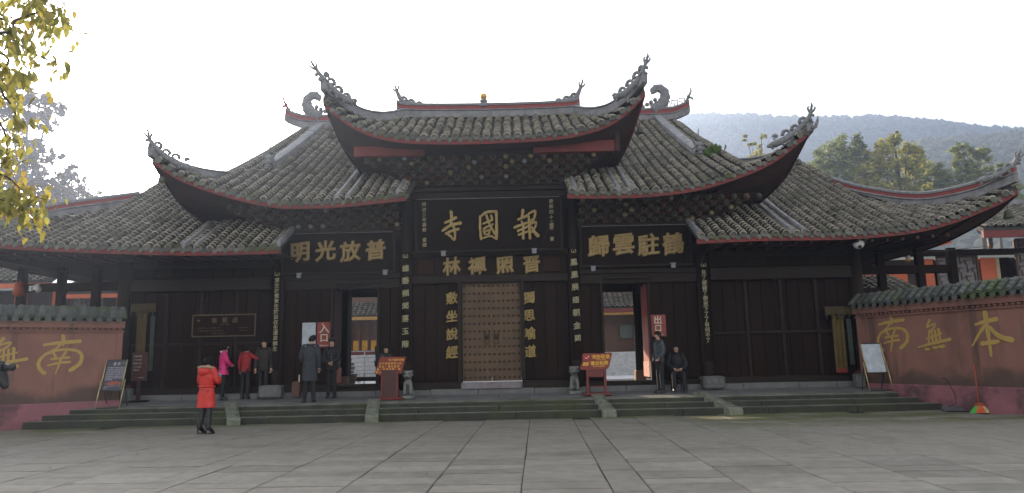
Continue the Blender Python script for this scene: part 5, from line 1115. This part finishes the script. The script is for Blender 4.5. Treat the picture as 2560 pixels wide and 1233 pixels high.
    # coat / jacket: elliptical rings along the spine + sleeves
    mb = MB(); path = []
    sp = [V['pel']+(V['pel']-V['waist']).normalized()*(.52-hem)*1.0 if not skirt else V['pel']+Vector((0,0,hem-.52)), V['pel'], V['waist'], V['chest'], V['nb']+Vector((0,0,-.015)), V['nb']+Vector((0,0,.018))]
    W = [(.094*flare,.068*flare),(.096*(1+(flare-1)*.4),.068),(.086,.062),(.104,.068),(.070,.048),(.036,.036)]
    SP = smooth_path(sp, 7); n = 18; m_ = len(SP)-1; rows = []; wi = lambda c, f_: hin(f_, [(i, w_[c]) for i, w_ in enumerate(W)])
    for i, p in enumerate(SP):
        f_ = i/m_*(len(W)-1); pu = 1+puff*.06*abs(math.sin(i*PI/3.0+.3))+ (0 if not puff else .02*math.sin(i*1.3)); rx, ry = wi(0, f_)*topw*pu, wi(1, f_)*topw*pu
        rows.append([T(p+Vector((rx*math.cos(2*PI*k/n)*(1+.03*math.sin(5*k+i*.7)*(f_ < 1.6)), ry*math.sin(2*PI*k/n)+.004, 0))) for k in range(n+1)])
    mb.grid(rows, flip=False); mb.add(rows[0][:-1]+[T(SP[0]+Vector((0,0,.02)))], [(i, (i+1)%n, n) for i in range(n)])
    for S in ('L','R'):
        a, b_, c = V['sh'+S], V['el'+S], V['wr'+S]; PP = smooth_path([V['chest'].lerp(a, .75)+Vector((0,0,.035)), a, b_, c], 6); k_ = len(PP)
        mb.tube([T(p) for p in PP], [H*topw*(.046-.019*i/(k_-1))*(1+puff*.09*abs(math.sin(i*PI/2.6))) for i in range(k_)], 10)
    nm = 'coat' if hem < .48 else 'jacket'; mb.build(nm, top, t)
    collar = collar or top
    if collar:
        mb = MB(); c0 = V['nb']+Vector((0,0,.028)); mb.tube([T(c0+Vector((.058*math.cos(a), .050*math.sin(a)+.006, .004*math.sin(a*2)))) for a in np.linspace(0, 2*PI, 15)], H*.016, 7, cap=False)
        mb.build('collar', collar, t)
    return t, T, V
def cloth(n, c, r=.8, **k): return mat(n, c, r, tuple(x*.75 for x in c), 7, bump=.35, bscale=18, **k)
C_red = cloth('red_coat', (.62,.030,.018), .55); C_pink = cloth('pink_jacket', (.62,.02,.17), .6); C_red2 = cloth('crimson_jacket', (.28,.012,.014)); C_blk = cloth('black_cloth', (.007,.007,.008)); C_grey = cloth('slate_coat', (.028,.031,.037)); C_dk = cloth('dark_trousers', (.009,.0095,.011)); C_brn = cloth('dark_brown_coat', (.018,.012,.008)); C_nvy = cloth('navy_jacket', (.025,.04,.055)); C_fur = cloth('beige_fur', (.38,.29,.19)); C_leg = cloth('sheer_black', (.013,.013,.015), .5)
D = PI
t, T, V = person((-6.18,-3.62,0), D-.35, 1.70, 'woman in a long bright red hooded coat and high heels walking toward the steps', C_red, C_leg, pose=dict(
    elR=(-.140,-.035,.665), wrR=(-.085,-.115,.700), haR=(-.068,-.135,.722), elL=(.125,-.02,.655), wrL=(.05,-.12,.70), haL=(.02,-.135,.715), head=(.012,-.03,.925), anL=(.070,.03,.075), toL=(.075,-.05,.02), anR=(-.075,.035,.075), toR=(-.08,-.05,.02), knL=(.055,-.01,.29), knR=(-.062,.01,.29)),
    hem=.335, flare=1.22, puff=.55, hair='bob', collar=C_fur, heel=.055, topw=1.12, skirt=True)
mb = MB(); c = T(Vector((0,.055,.80))); mb.ball(c, .15, 12, sc_=(1.05,.62,.85)); mb.build('hood', C_red, t)
mb = MB(); mb.tube([T(Vector((.105*math.cos(a), .035+.055*math.sin(a), .842+.014*math.sin(a)))) for a in np.linspace(0, 2*PI, 17)], [.028+.006*math.sin(k*2.3) for k in range(17)], 7, cap=False); mb.build('fur_trim', C_fur, t)
mb = MB(); mb.tube([T(Vector((.115*math.cos(a), .003+.078*math.sin(a), .605))) for a in np.linspace(0, 2*PI, 17)], .022, 6, cap=False); mb.build('belt', C_red, t)
ph = thing('phone', tuple(T(Vector((-.045,-.15,.73)))), 'pale blue phone held up by the woman in the red coat', 'phone'); mb = MB(); mb.box(T(Vector((-.045,-.15,.74))), (.15,.012,.085), rz=D-.35, bev=.006); mb.build('phone_case', mat('pale_blue', (.25,.45,.6), .4), ph)
person((-7.60,.70,.50), D-1.1, 1.60, 'woman in a bright magenta pink quilted jacket looking right at the ticket wall', C_pink, C_blk, pose=dict(elL=(.11,-.05,.67), wrL=(.07,-.11,.60), haL=(.05,-.13,.60), elR=(-.11,-.05,.67), wrR=(-.06,-.12,.60), haR=(-.04,-.13,.60)), hem=.44, flare=1.28, puff=.8, collar=M_white, topw=1.1, skirt=True, hair='bob')
person((-7.02,.82,.51), D-.2, 1.54, 'person in a crimson jacket reaching right at the ticket window, back turned', C_red2, C_blk, pose=dict(elR=(-.19,-.04,.74), wrR=(-.30,-.09,.70), haR=(-.33,-.10,.69), head=(.03,-.06,.90), neck=(.01,-.03,.85)), hem=.50, hair='short', face=False)
person((-6.52,.86,.51), .15, 1.68, 'man in dark brown clothes standing in the shade beside the outer left column', C_brn, C_blk, hem=.47, topw=1.05)
t, T, V = person((-4.90,-.18,.436), D+.12, 1.82, 'tall man in a knee-length slate grey coat seen from behind at the entrance', C_grey, C_dk, hem=.315, flare=1.10, topw=1.1, skirt=True, pose=dict(head=(-.02,-.02,.925), elL=(.135,-.03,.66), wrL=(.09,-.10,.60), haL=(.07,-.12,.60), knL=(.05,0,.27), anL=(.075,.0,.045), toL=(.09,-.08,.018), anR=(-.06,.0,.045)))
t, T, V = person((-4.52,.62,.50), .1, 1.66, 'guard in a black uniform and cap facing the plaza beside the man in grey', C_blk, C_blk, hem=.46, topw=1.12, pose=dict(elL=(.12,-.06,.66), wrL=(.03,-.10,.60), haL=(.0,-.11,.59), elR=(-.12,-.06,.66), wrR=(-.03,-.10,.58), haR=(.0,-.11,.57)))
mb = MB(); h = T(V['head']+Vector((0,0,.045))); mb.lathe((h.x,h.y,h.z-.02), [(.095,0),(.10,.03),(.115,.06),(.10,.085),(.02,.095)], 12); mb.box((h.x,h.y-.10,h.z-.01), (.14,.07,.012)); mb.build('cap', M_blackm, t)
for k in range(3): mb = MB(); p = T(Vector((0,-.085,.73-.045*k))); mb.ball((p.x+.02,p.y-.02,p.z), .011, 6); mb.build('button', M_steel, t)
person((-2.98,.60,.50), .2, 1.42, 'dark-haired attendant half hidden behind the left red notice stand', C_blk, C_blk, topw=1.05)
person((4.66,.26,.468), -1.25, 1.70, 'young man in a dark patterned jacket standing under the exit sign, looking left', mat('patterned_jacket', (.008,.011,.013), .55, (.05,.065,.08), 22, 2), C_blk, hem=.50, pose=dict(elL=(.13,.01,.66), wrL=(.10,-.06,.56), haL=(.08,-.07,.54), elR=(-.13,.01,.66), wrR=(-.10,-.06,.56), haR=(-.08,-.07,.54), toL=(.06,-.10,.018)))
sit = dict(pel=(0,0,.29), waist=(0,-.0,.38), chest=(0,-.02,.50), nb=(0,-.03,.585), neck=(0,-.035,.625), head=(0,-.055,.69), shL=(.098,-.03,.565), shR=(-.098,-.03,.565), elL=(.14,-.05,.43), elR=(-.14,-.05,.43), wrL=(.06,-.17,.36), wrR=(-.06,-.17,.36), haL=(.02,-.19,.35), haR=(-.02,-.19,.345), hiL=(.05,-.02,.28), hiR=(-.05,-.02,.28), knL=(.08,-.25,.29), knR=(-.08,-.25,.29), anL=(.08,-.26,.045), anR=(-.08,-.26,.045), toL=(.09,-.35,.018), toR=(-.09,-.35,.018))
person((5.20,.62,.49), -.1, 1.72, 'man in a black coat sitting with folded hands beside the standing man', C_blk, C_blk, hem=.52, topw=1.12, pose=sit)
stl = thing('wooden_stool', (5.20,.62,.49), 'dark low stool under the seated man by the exit doorway', 'stool'); mb = MB(); mb.box((5.20,.66,.86), (.36,.32,.04), bev=.01); mb.build('seat', M_wood, stl)
for a in (-1,1):
    for b in (-1,1): mb = MB(); mb.box((5.20+a*.14,.66+b*.12,.66), (.035,.035,.36)); mb.build('leg', M_wood, stl)
person((-7.35,15.2,.45), -.3, 1.6, 'grey-clothed visitor sitting behind the steel railing, right one of two', cloth('grey_top', (.12,.12,.125)), C_dk, pose=sit, face=False)
person((-8.05,15.3,.45), .2, 1.6, 'olive-clothed visitor sitting behind the steel railing, left one of two', cloth('olive_top', (.11,.11,.08)), C_dk, pose=sit, face=False)
bn = thing('courtyard_bench', (-7.7,15.3,.45), 'long bench under the two seated visitors beyond the doorway', 'bench'); mb = MB(); mb.span(-8.6,-6.8,15.1,15.5,.83,.88); mb.build('seat', M_court, bn)
for x in (-8.4,-7.0): mb = MB(); mb.span(x,x+.1,15.15,15.45,.45,.83); mb.build('leg', M_court, bn)
person((-3.75,3.6,.6), 1.2, 1.62, 'person in a green-grey jacket leaning just inside the left doorway', cloth('greygreen', (.07,.10,.085)), C_dk, pose=dict(elR=(-.14,-.06,.66), wrR=(-.10,-.14,.58), haR=(-.09,-.16,.56)), face=False)
t, T, V = person((-5.22,-12.15,0), -PI/2+.15, 1.74, 'photographer at the left edge holding up a black camera, only hands in view', C_brn, C_dk, pose=dict(elL=(.15,-.12,.74), wrL=(.06,-.27,.845), haL=(.035,-.31,.862), elR=(-.15,-.12,.74), wrR=(-.06,-.27,.845), haR=(-.035,-.31,.862)))
dc = thing('camera_body', (-4.60,-12.06,1.51), 'black camera with hanging strap held at the far left edge', 'camera'); mb = MB(); mb.box((-4.66,-12.08,1.53), (.06,.12,.085), bev=.012); mb.box((-4.66,-12.08,1.58), (.05,.05,.03), bev=.008); mb.build('camera_shell', M_blackm, dc)
mb = MB(); mb.tube([(-4.63,-12.08,1.525),(-4.53,-12.08,1.525)], [.034,.036], 12); mb.build('lens', M_blackm, dc); mb = MB(); mb.tube(smooth_path([(-4.68,-12.13,1.55),(-4.62,-12.16,1.44),(-4.58,-12.14,1.36),(-4.57,-12.10,1.33),(-4.62,-12.05,1.40),(-4.68,-12.03,1.54)],4), .016, 5, flat=2.2); mb.build('strap', M_blackm, dc)
# ================================================================== props on the platform
def lion(x, y, z, s, label, face_=0, dark=False):
    t = thing('stone_lion', (x, y, z), label, 'stone lion', 'stone guardian lions before the inner columns'); m = M_lion; B = lambda p: (x+p[0]*s, y+p[1]*s, z+p[2]*s)
    mb = MB(); mb.box(B((0,.02,.05)), (.36*s,.50*s,.10*s), bev=.015); mb.build('base', m, t)
    vs, fs = skin([(Vector(B(p)), r*s) for p, r in (((0,.12,.28),.12),((0,.10,.42),.13),((0,.0,.54),.13),((0,-.04,.64),.10),((.09,.16,.20),.09),((.12,.02,.13),.05),((-.09,.16,.20),.09),((-.12,.02,.13),.05),((.09,-.08,.48),.06),((.10,-.12,.28),.048),((.10,-.13,.13),.05),((-.09,-.08,.48),.06),((-.10,-.12,.28),.048),((-.10,-.13,.13),.05))], [(0,1),(1,2),(2,3),(0,4),(4,5),(0,6),(6,7),(2,8),(8,9),(9,10),(2,11),(11,12),(12,13)], 0)
    mb = MB(); mb.add(vs, fs, smooth=True); mb.build('body', m, t)
    mb = MB(); mb.ball(B((0,-.10,.76)), .14*s, 12, sc_=(1,.95,.92)); mb.ball(B((0,-.21,.71)), .085*s, 10, sc_=(1.25,.8,.75)); mb.ball(B((0,-.27,.745)), .032*s, 8)
    for q in (-1, 1): mb.ball(B((q*.065,-.215,.80)), .030*s, 8); mb.ball(B((q*.13,-.06,.86)), .04*s, 7)
    r = random.Random(3)
    for k in range(46):
        a = r.uniform(0, 2*PI); e = r.uniform(-.9, .9); v = Vector((math.cos(a)*math.cos(e), abs(math.sin(a)*math.cos(e))*1.0-.1, math.sin(e))); mb.ball(B((v.x*.145, -.06+v.y*.145, .75+v.z*.14)), .034*s, 6)
    for k in range(7): mb.ball(B((.075*math.cos(k*.9-2.7),-.13,.585+.02*math.sin(k))), .024*s, 6)
    mb.build('head', m, t)
    for q in (-1, 1): mb = MB(); mb.ball(B((q*.062,-.242,.80)), .016*s, 6); mb.build('eye', M_blackm, t)
    mb = MB(); mb.ball(B((0,-.285,.685)), .05*s, 8, sc_=(1.2,.3,.35)); mb.build('mouth', M_blackm, t)
    mb = MB(); mb.tube([B((0,.24,.2)),B((0,.30,.35)),B((0,.26,.52)),B((.02,.28,.62))], [.04*s,.05*s,.05*s,.01], 7); mb.build('tail', m, t)
M_lion = mat('pale_lion_stone', (.22,.22,.205), .85, (.13,.13,.12), 9, bump=.5, bscale=35)
lion(-2.30, .22, .462, .86, 'pale stone lion beside the left red notice stand, head turned to the wall')
lion(2.30, .50, .48, .86, 'pale stone lion facing out beside the red no-smoking stand')
def podium(x, y, z, label, right, lines):
    t = thing('notice_stand', (x, y, z), label, 'notice stand', 'red notice stands on the platform'); red = mat('lacquer_red', (.16,.018,.014), .4); R = Matrix.Rotation(.06 if right else -.10, 3, 'Z') @ Matrix.Rotation(rad(34), 3, 'X')
    if right:
        for q in (-1, 1): mb = MB(); mb.box((x+q*.24, y, z+.36), (.07,.07,.66), bev=.008); mb.build('leg', red, t)
        mb = MB(); mb.box((x, y+.03, z+.62), (.50,.05,.24)); mb.build('apron', red, t); mb = MB(); mb.box((x, y, z+.04), (.74,.40,.06), bev=.015); mb.build('foot_board', red, t); mb = MB(); mb.box((x, y, z+.24), (.46,.03,.03)); mb.build('cross_rail', red, t)
    else:
        mb = MB(); mb.box((x, y, z+.42), (.42,.26,.76), bev=.01); mb.build('pedestal', mat('dark_red', (.06,.012,.01), .5), t); 
        for q in (-1, 1): mb = MB(); mb.box((x+q*.21, y-.12, z+.40), (.05,.05,.74), bev=.008); mb.build('corner_post', red, t)
        mb = MB(); mb.box((x+.05, y, z+.035), (.66,.44,.07), bev=.02); mb.build('foot_board', red, t)
    o = Vector((x, y, z+.92)); u, v, n = R @ Vector((1,0,0)), R @ Vector((0,.56,.83)), R @ Vector((0,-.83,.56)); sk = .16
    w_, h = (.84, .44) if right else (.82, .46)
    if right: pl = [(-.5,-.42),(-.44,-.5),(0,-.54),(.40,-.5),(.46,-.36),(.5,.30),(.52,.42),(.46,.52),(.05,.47),(-.40,.5),(-.47,.40),(-.44,.0)]
    else: pl = [(-.5,-.5),(.42,-.5),(.5,.5),(-.38,.5)]
    M3 = lambda a, b, c: o+u*(a*w_+b*sk*w_*.5)+v*(b*h)+n*c
    mb = MB(); mb.prism(pl, M3, .03); mb.build('sign_board', mat('board_red', (.22,.022,.012), .45), t)
    for txt, a, b, s_, dx, m_ in lines:
        mb = MB()
        if dx:
            for k, ch in enumerate(txt):
                if ch != ' ': put(mb, ch, M3(a+dx*k/w_, b, .031), u, v, n, s_, bold=.03, ext=.002, warp=0)
        else: put(mb, txt, M3(a, b, .031), u, v, n, s_, bold=.015, ext=.002, warp=0)
        mb.build('lettering', m_, t)
    return t, M3
YL = mat('sign_yellow', (.75,.42,.05), .5); WH = mat('sign_white', (.7,.66,.6), .5)
t, M3 = podium(2.86, .0, .45, 'red stand with the no smoking and no photography notice right of the door', True, [('请勿吸烟', -.08, .27, .12, .125, YL), ('No Smoking', .16, .10, .055, 0, YL), ('请勿拍照', -.10, -.12, .12, .125, YL), ('No Photography', .12, -.30, .05, 0, YL)])
mb = MB(); mb.prism([(-.40,.14),(-.26,.14),(-.26,.32),(-.40,.32)], M3, .034); mb.build('smoking_icon', mat('icon_red', (.5,.02,.01), .5), t); mb = MB(); mb.prism([(-.37,.18),(-.29,.18),(-.29,.21),(-.37,.21)], M3, .038); mb.prism([(-.28,.24),(-.25,.24),(-.24,.33),(-.27,.33)], M3, .037); mb.build('cigarette_icon', WH, t)
mb = MB(); mb.prism([(-.42,-.26),(-.24,-.26),(-.22,-.06),(-.40,-.06)], M3, .034); mb.build('photo_icon', YL, t); mb = MB(); mb.prism([(-.40,-.24),(-.38,-.24),(-.25,-.08),(-.27,-.08)], M3, .038); mb.prism([(-.34,-.2),(-.30,-.2),(-.30,-.12),(-.34,-.12)], M3, .037); mb.build('bar_icon', MATS['icon_red'], t)
podium(-2.76, .05, .45, 'red stand with a slanted board of small gold characters left of the door', False, [('    为了保护文物', -.40, .32, .065, .073, YL), ('共产和你我他大的', -.34, .12, .065, .080, YL), ('安全、请勿使用', -.34, -.06, .065, .085, YL), ('香、烛请勿带、谢', -.40, -.22, .065, .085, YL), ('谢人参观', -.42, -.38, .065, .08, YL)])
def easel(x, y, z, rz, face_m, label, deco=None):
    t = thing('easel_sign', (x, y, z), label, 'sign stand', 'gold-legged easel signs by the red walls'); R = Matrix.Rotation(rz, 3, 'Z') @ Matrix.Rotation(rad(-14), 3, 'X'); g = mat('easel_gold', (.60,.48,.25), .35, metal=.5)
    L = lambda a, b, c: Vector((x, y, z))+R @ Vector((a, c, b))
    for q in (-1, 1):
        mb = MB(); mb.tube([L(q*.33, .0, -.02), L(q*.33, .78, -.02)], .014, 6); mb.build('leg', g, t); mb = MB(); mb.tube([L(q*.29, .50, -.04), L(q*.29, 1.30, -.04)], .014, 6); mb.build('side_rail', g, t)
        mb = MB(); mb.tube([L(q*.30, .75, .0), Vector((x, y, z))+Matrix.Rotation(rz, 3, 'Z') @ Vector((q*.28, .42, 0))], .012, 5); mb.build('back_leg', M_blackm, t)
    mb = MB(); mb.box(L(0, .90, 0), (.56,.02,.80), R=R); mb.build('panel', face_m, t)
    for b in (.49, 1.30): mb = MB(); mb.box(L(0, b, -.012), (.58,.03,.025), R=R); mb.build('panel_bar', M_blackm, t)
    mb = MB(); mb.tube([L(-.33,.02,0), L(.33,.02,0)], .012, 5); mb.build('foot_bar', M_blackm, t)
    if deco:
        u, n, v = R @ Vector((1,0,0)), R @ Vector((0,-1,0)), R @ Vector((0,0,1)); iw = mat('ink_white', (.42,.40,.48), .6)
        for k, ch in enumerate('告示'): mb = MB(); put(mb, ch, L(-.05+.11*k, 1.20, -.012), u, v, n, .09, bold=.03, ext=.003, warp=0); mb.build('title_character', iw, t)
        mb = MB()
        for r in range(8):
            for c_ in range(14 if r < 7 else 6): put(mb, '文明参观请勿吸烟保护古迹敬'[(r*5+c_)%13], L(-.23+.035*c_, 1.10-.047*r, -.012), u, v, n, .034, bold=.02, ext=.002, warp=0)
        mb.build('small_text', iw, t)
        mb = MB(); mb.prism([(-.20,.66),(-.05,.72),(.12,.73),(.22,.69),(.22,.64),(-.1,.63)], lambda a, b, c: L(a, b, -.012-c), .004); mb.build('picture_roof', mat('picture_red', (.35,.07,.04), .6), t)
        mb = MB(); mb.prism([(-.22,.60),(.22,.625),(.22,.60),(-.2,.575)], lambda a, b, c: L(a, b, -.012-c), .004); mb.prism([(-.24,.56),(-.14,.58),(-.12,.54),(-.2,.52)], lambda a, b, c: L(a, b, -.012-c), .005); mb.build('picture_band', mat('picture_violet', (.16,.13,.2), .6), t)
        mb = MB(); mb.ball(L(.2, 1.22, -.012), .03, 8, sc_=(1,.2,1)); mb.build('green_mark', mat('mark_green', (.03,.25,.09), .6), t)
easel(-10.08, -.60, .40, -.06, mat('dark_panel', (.045,.042,.06), .4, (.03,.03,.035), 9), 'easel with a dark text board and gold legs by the left red wall', 1)
easel(10.42, -.30, .43, .10, mat('pale_panel', (.52,.58,.64), .3), 'easel with a blank pale blue board and gold legs by the right red wall')
t = thing('timetable_board', (-9.98, .72, .5), 'narrow dark wooden board with short rows of pale writing by the left wing', 'sign'); mb = MB(); mb.box((-10.0,.72,1.48), (.44,.04,.80), bev=.01); mb.build('panel', mat('board_brown', (.07,.018,.012), .5), t)
mb = MB(); mb.box((-10.0,.74,.80), (.10,.05,.62)); mb.build('post', mat('post_brown', (.04,.012,.009), .6), t); mb = MB(); mb.box((-10.0,.74,.52), (.5,.3,.04)); mb.build('foot', M_wood, t)
mb = MB()
for k, tx in enumerate(('开放时间', '下午六时', '票价八元', '二十三元')): 
    for j, ch in enumerate(tx): put(mb, ch, (-10.14+.058*j, .698, 1.77-.10*k), (1,0,0),(0,0,1),(0,-1,0), .06, bold=.03, ext=.003, warp=0)
put(mb, '详情请看', (-10.08,.698,1.38), (1,0,0),(0,0,1),(0,-1,0), .045, bold=.03, ext=.003, warp=0); put(mb, '公告栏敬上', (-9.93,.698,1.17), (1,0,0),(0,0,1),(0,-1,0), .04, bold=.03, ext=.003, warp=0)
mb.build('writing', mat('ink_pale', (.33,.31,.27), .6), t)
# hanging yellow banners with valances at both ends
for x, z1, z0, wd, label in ((-10.08, 3.02, 1.25, .30, 'yellow hanging banner under a tasselled valance at the left end of the gate'), (9.96, 2.52, 1.02, .32, 'yellow hanging banner under a tasselled valance at the right end of the gate')):
    t = thing('hanging_banner', (x, .86, z1), label, 'banner'); n = 9
    mb = MB(); mb.grid([[(x-wd/2+wd*i/n, .86+.02*math.sin(i*1.9+j*.2), z1-(z1-z0)*j/6) for i in range(n+1)] for j in range(7)]); mb.build('cloth', mat('deep_yellow', (.085,.055,.008), .8), t)
    mb = MB(); mb.span(x-wd/2, x+wd/2, .84, .87, z0-.12, z0); mb.build('red_hem', M_signred, t)
    mb = MB(); mb.grid([[(x-.35+.75*i/12, .83+.02*math.sin(i*2), z1+.26-.20*j-(.06*abs(math.sin(i*1.2)) if j else 0)) for i in range(13)] for j in range(2)]); mb.build('valance', mat('deep_ochre', (.05,.032,.006), .8), t)
    for k in range(5): mb = MB(); mb.tube([(x-.32+.16*k,.82,z1+.05),(x-.32+.16*k,.82,z1-.12)], [.03,.015], 6); mb.build('tassel', MATS['deep_ochre'] if k % 2 else M_blackm, t)
    mb = MB(); mb.span(x+wd/2+.10, x+wd/2+.22, .86, .88, z0+.1, z1-.1); mb.build('side_ribbon', mat('dull_teal', (.04,.055,.04), .8), t)
# security cameras
def cctv(x, y, z, label, s=1, arm=(.30,.10)):
    t = thing('dome_camera', (x, y, z), label, 'security camera'); w_ = M_white
    mb = MB(); mb.ball((x, y, z+.02*s), .15*s, 14, sc_=(1,1,.95)); mb.lathe((x,y,z+.0), [(.155*s,0),(.157*s,.015*s),(.15*s,.02*s)], 14); mb.build('dome', w_, t); mb = MB(); mb.ball((x-.02, y-.11*s, z-.07*s), .055*s, 8); mb.build('lens', M_blackm, t)
    mb = MB(); mb.tube([(x,y,z+.14*s),(x+.02,y+.05,z+.21*s),(x+arm[0]*s,y+.1,z+arm[1]*s+.1*s)], [.05*s,.045*s,.04*s], 8); mb.box((x+arm[0]*s, y+.12, z+arm[1]*s+.06*s), (.10*s,.08,.2*s)); mb.build('bracket_arm', w_, t)
cctv(10.30, -.1, 4.42, 'white dome security camera on a bracket under the right wing eave'); cctv(-13.97, 2.0, 3.88, 'white dome security camera above the left red wall', .8, (-.35,.0))
for (x, y, z, lab) in ((19.15, 7.4, 5.40, 'small cylindrical lamp hanging before the vermilion hall, right one'), (15.9, 7.4, 4.95, 'small cylindrical lamp hanging before the vermilion hall, left one')):
    t = thing('hanging_lamp', (x,y,z), lab, 'lamp', None); mb = MB(); mb.lathe((x,y,z), [(.07,0),(.09,.05),(.09,.30),(.05,.34)], 10); mb.build('lamp_body', M_lime, t); mb = MB(); mb.ball((x,y,z-.02), .10, 8); mb.build('bulb_cover', mat('amber_glass', (.35,.18,.06), .3), t)
t = thing('red_lantern', (-14.75, 2.3, 3.95), 'small red paper lantern hanging behind the left red wall', 'lantern'); mb = MB(); mb.lathe((-14.75,2.3,3.72), [(.05,0),(.14,.03),(.16,.2),(.14,.42),(.05,.45)], 12); mb.build('lantern_shade', mat('lantern_red', (.40,.08,.03), .6), t); mb = MB(); mb.tube([(-14.75,2.3,4.15),(-14.75,2.3,4.5)], .01, 4); mb.build('cord', M_blackm, t)
# broom, dustpan, bins, box, pots
t = thing('broom', (11.62,-2.45,0), 'broom with orange handle and orange, green and yellow bristles leaning on the right wall', 'broom'); orr = mat('orange_plastic', (.38,.07,.03), .5)
mb = MB(); mb.tube([(11.60,-2.42,.16),(11.72,-2.25,1.14)], .016, 7); mb.build('handle', orr, t)
for k, c_ in enumerate(((.08,.5,.08),(.75,.13,.04),(.75,.13,.04),(.6,.5,.25))):
    mb = MB(); a0 = -1+.5*k; f_ = lambda a, b, c: Vector((11.60+a, -2.42-c-b*.02, b)); mb.prism([(a0*.10,.17),((a0+.5)*.10,.17),((a0+.5)*.24,.0),(a0*.24,.0)], f_, .05); mb.build('bristles', mat('bristle_%s' % ('green','orange','orange','cream')[k], c_, .7), t)
mb = MB(); mb.prism([(-.12,.16),(.12,.16),(.07,.23),(-.07,.23)], lambda a, b, c: Vector((11.60+a, -2.42-c, b)), .055); mb.build('broom_head', orr, t)
t = thing('dustpan', (11.2,-1.9,0), 'grey dustpan with thin bent handle beside the broom', 'dustpan'); mb = MB(); mb.add([(10.98,-2.15,.01),(11.5,-2.2,.01),(11.55,-1.85,.02),(11.05,-1.8,.02),(11.0,-2.1,.03),(11.5,-2.15,.03),(11.52,-1.85,.12),(11.08,-1.8,.12)], [(0,1,2,3),(7,6,5,4),(2,6,7,3),(1,5,6,2),(0,3,7,4)]); mb.build('pan', mat('dull_grey', (.10,.10,.11), .6), t)
mb = MB(); mb.tube([(11.1,-1.86,.06),(11.44,-1.84,.20),(11.42,-1.84,.42),(11.28,-1.80,.78),(11.18,-1.8,.80)], .010, 5); mb.build('handle', M_blackm, t)
for x, y, z, lab in ((-10.30,.70,.5,'grey stone incense bin behind the dark easel board'), (10.30,.62,.49,'grey stone incense bin behind the pale easel board')):
    t = thing('ash_bin', (x,y,z), lab, 'bin', 'grey bins at the two ends of the platform'); mb = MB(); mb.box((x,y,z+.19), (.26,.26,.38), bev=.03); mb.build('bin_body', mat('bin_grey', (.12,.13,.12), .8), t); mb = MB()
    for k in range(5): mb.tube([(x-.06+.03*k,y,z+.36),(x-.08+.04*k,y+.01,z+.36+.10+.03*(k%2))], .006, 4)
    mb.build('sticks', M_redband, t)
t = thing('donation_box', (-5.52,.62,.5), 'small brown wooden box with a white stick left of the man in grey', 'box'); mb = MB(); mb.box((-5.52,.72,.76), (.22,.20,.42), bev=.012); mb.build('box_body', mat('box_brown', (.09,.035,.018), .5), t); mb = MB(); mb.box((-5.45,.70,1.06), (.03,.02,.20)); mb.build('white_stick', WH, t)
# small bits of litter and dry leaves on the plaza
mb = MB(); r = random.Random(12)
for k in range(90):
    x, y = r.uniform(-9, 10), r.uniform(-11.5, -1.6); a = r.uniform(0, 6.28); s_ = r.uniform(.012, .035)
    mb.add([(x+s_*math.cos(a+q), y+s_*math.sin(a+q)*1.4, .008+.008*(i%2)) for i, q in enumerate((0, 1.2, 2.6, 4.2))], [(0,1,2,3)])
mb.build('plaza_litter', mat('dry_leaf', (.35,.30,.2), .8, (.12,.07,.03), 2), None, kind='stuff')
# haze: one closed box of thin air round camera and scene
mb = MB(); mb.span(-1250, 1250, -60, 720, -1.6, 236); hz = mb.build('haze', None or [], None, kind='stuff')
m = bpy.data.materials.new('haze_air'); m.use_nodes = True; t_ = m.node_tree; t_.nodes.clear(); o_ = t_.nodes.new('ShaderNodeOutputMaterial'); pv = t_.nodes.new('ShaderNodeVolumePrincipled'); pv.inputs['Color'].default_value = (.52,.67,1,1); pv.inputs['Density'].default_value = .0012; pv.inputs['Anisotropy'].default_value = .55
t_.links.new(pv.outputs[0], o_.inputs['Volume']); hz.data.materials.append(m)
print('SCRIPT DONE', len(bpy.data.objects), sum(len(o.data.polygons) for o in bpy.data.objects if o.type=='MESH'))
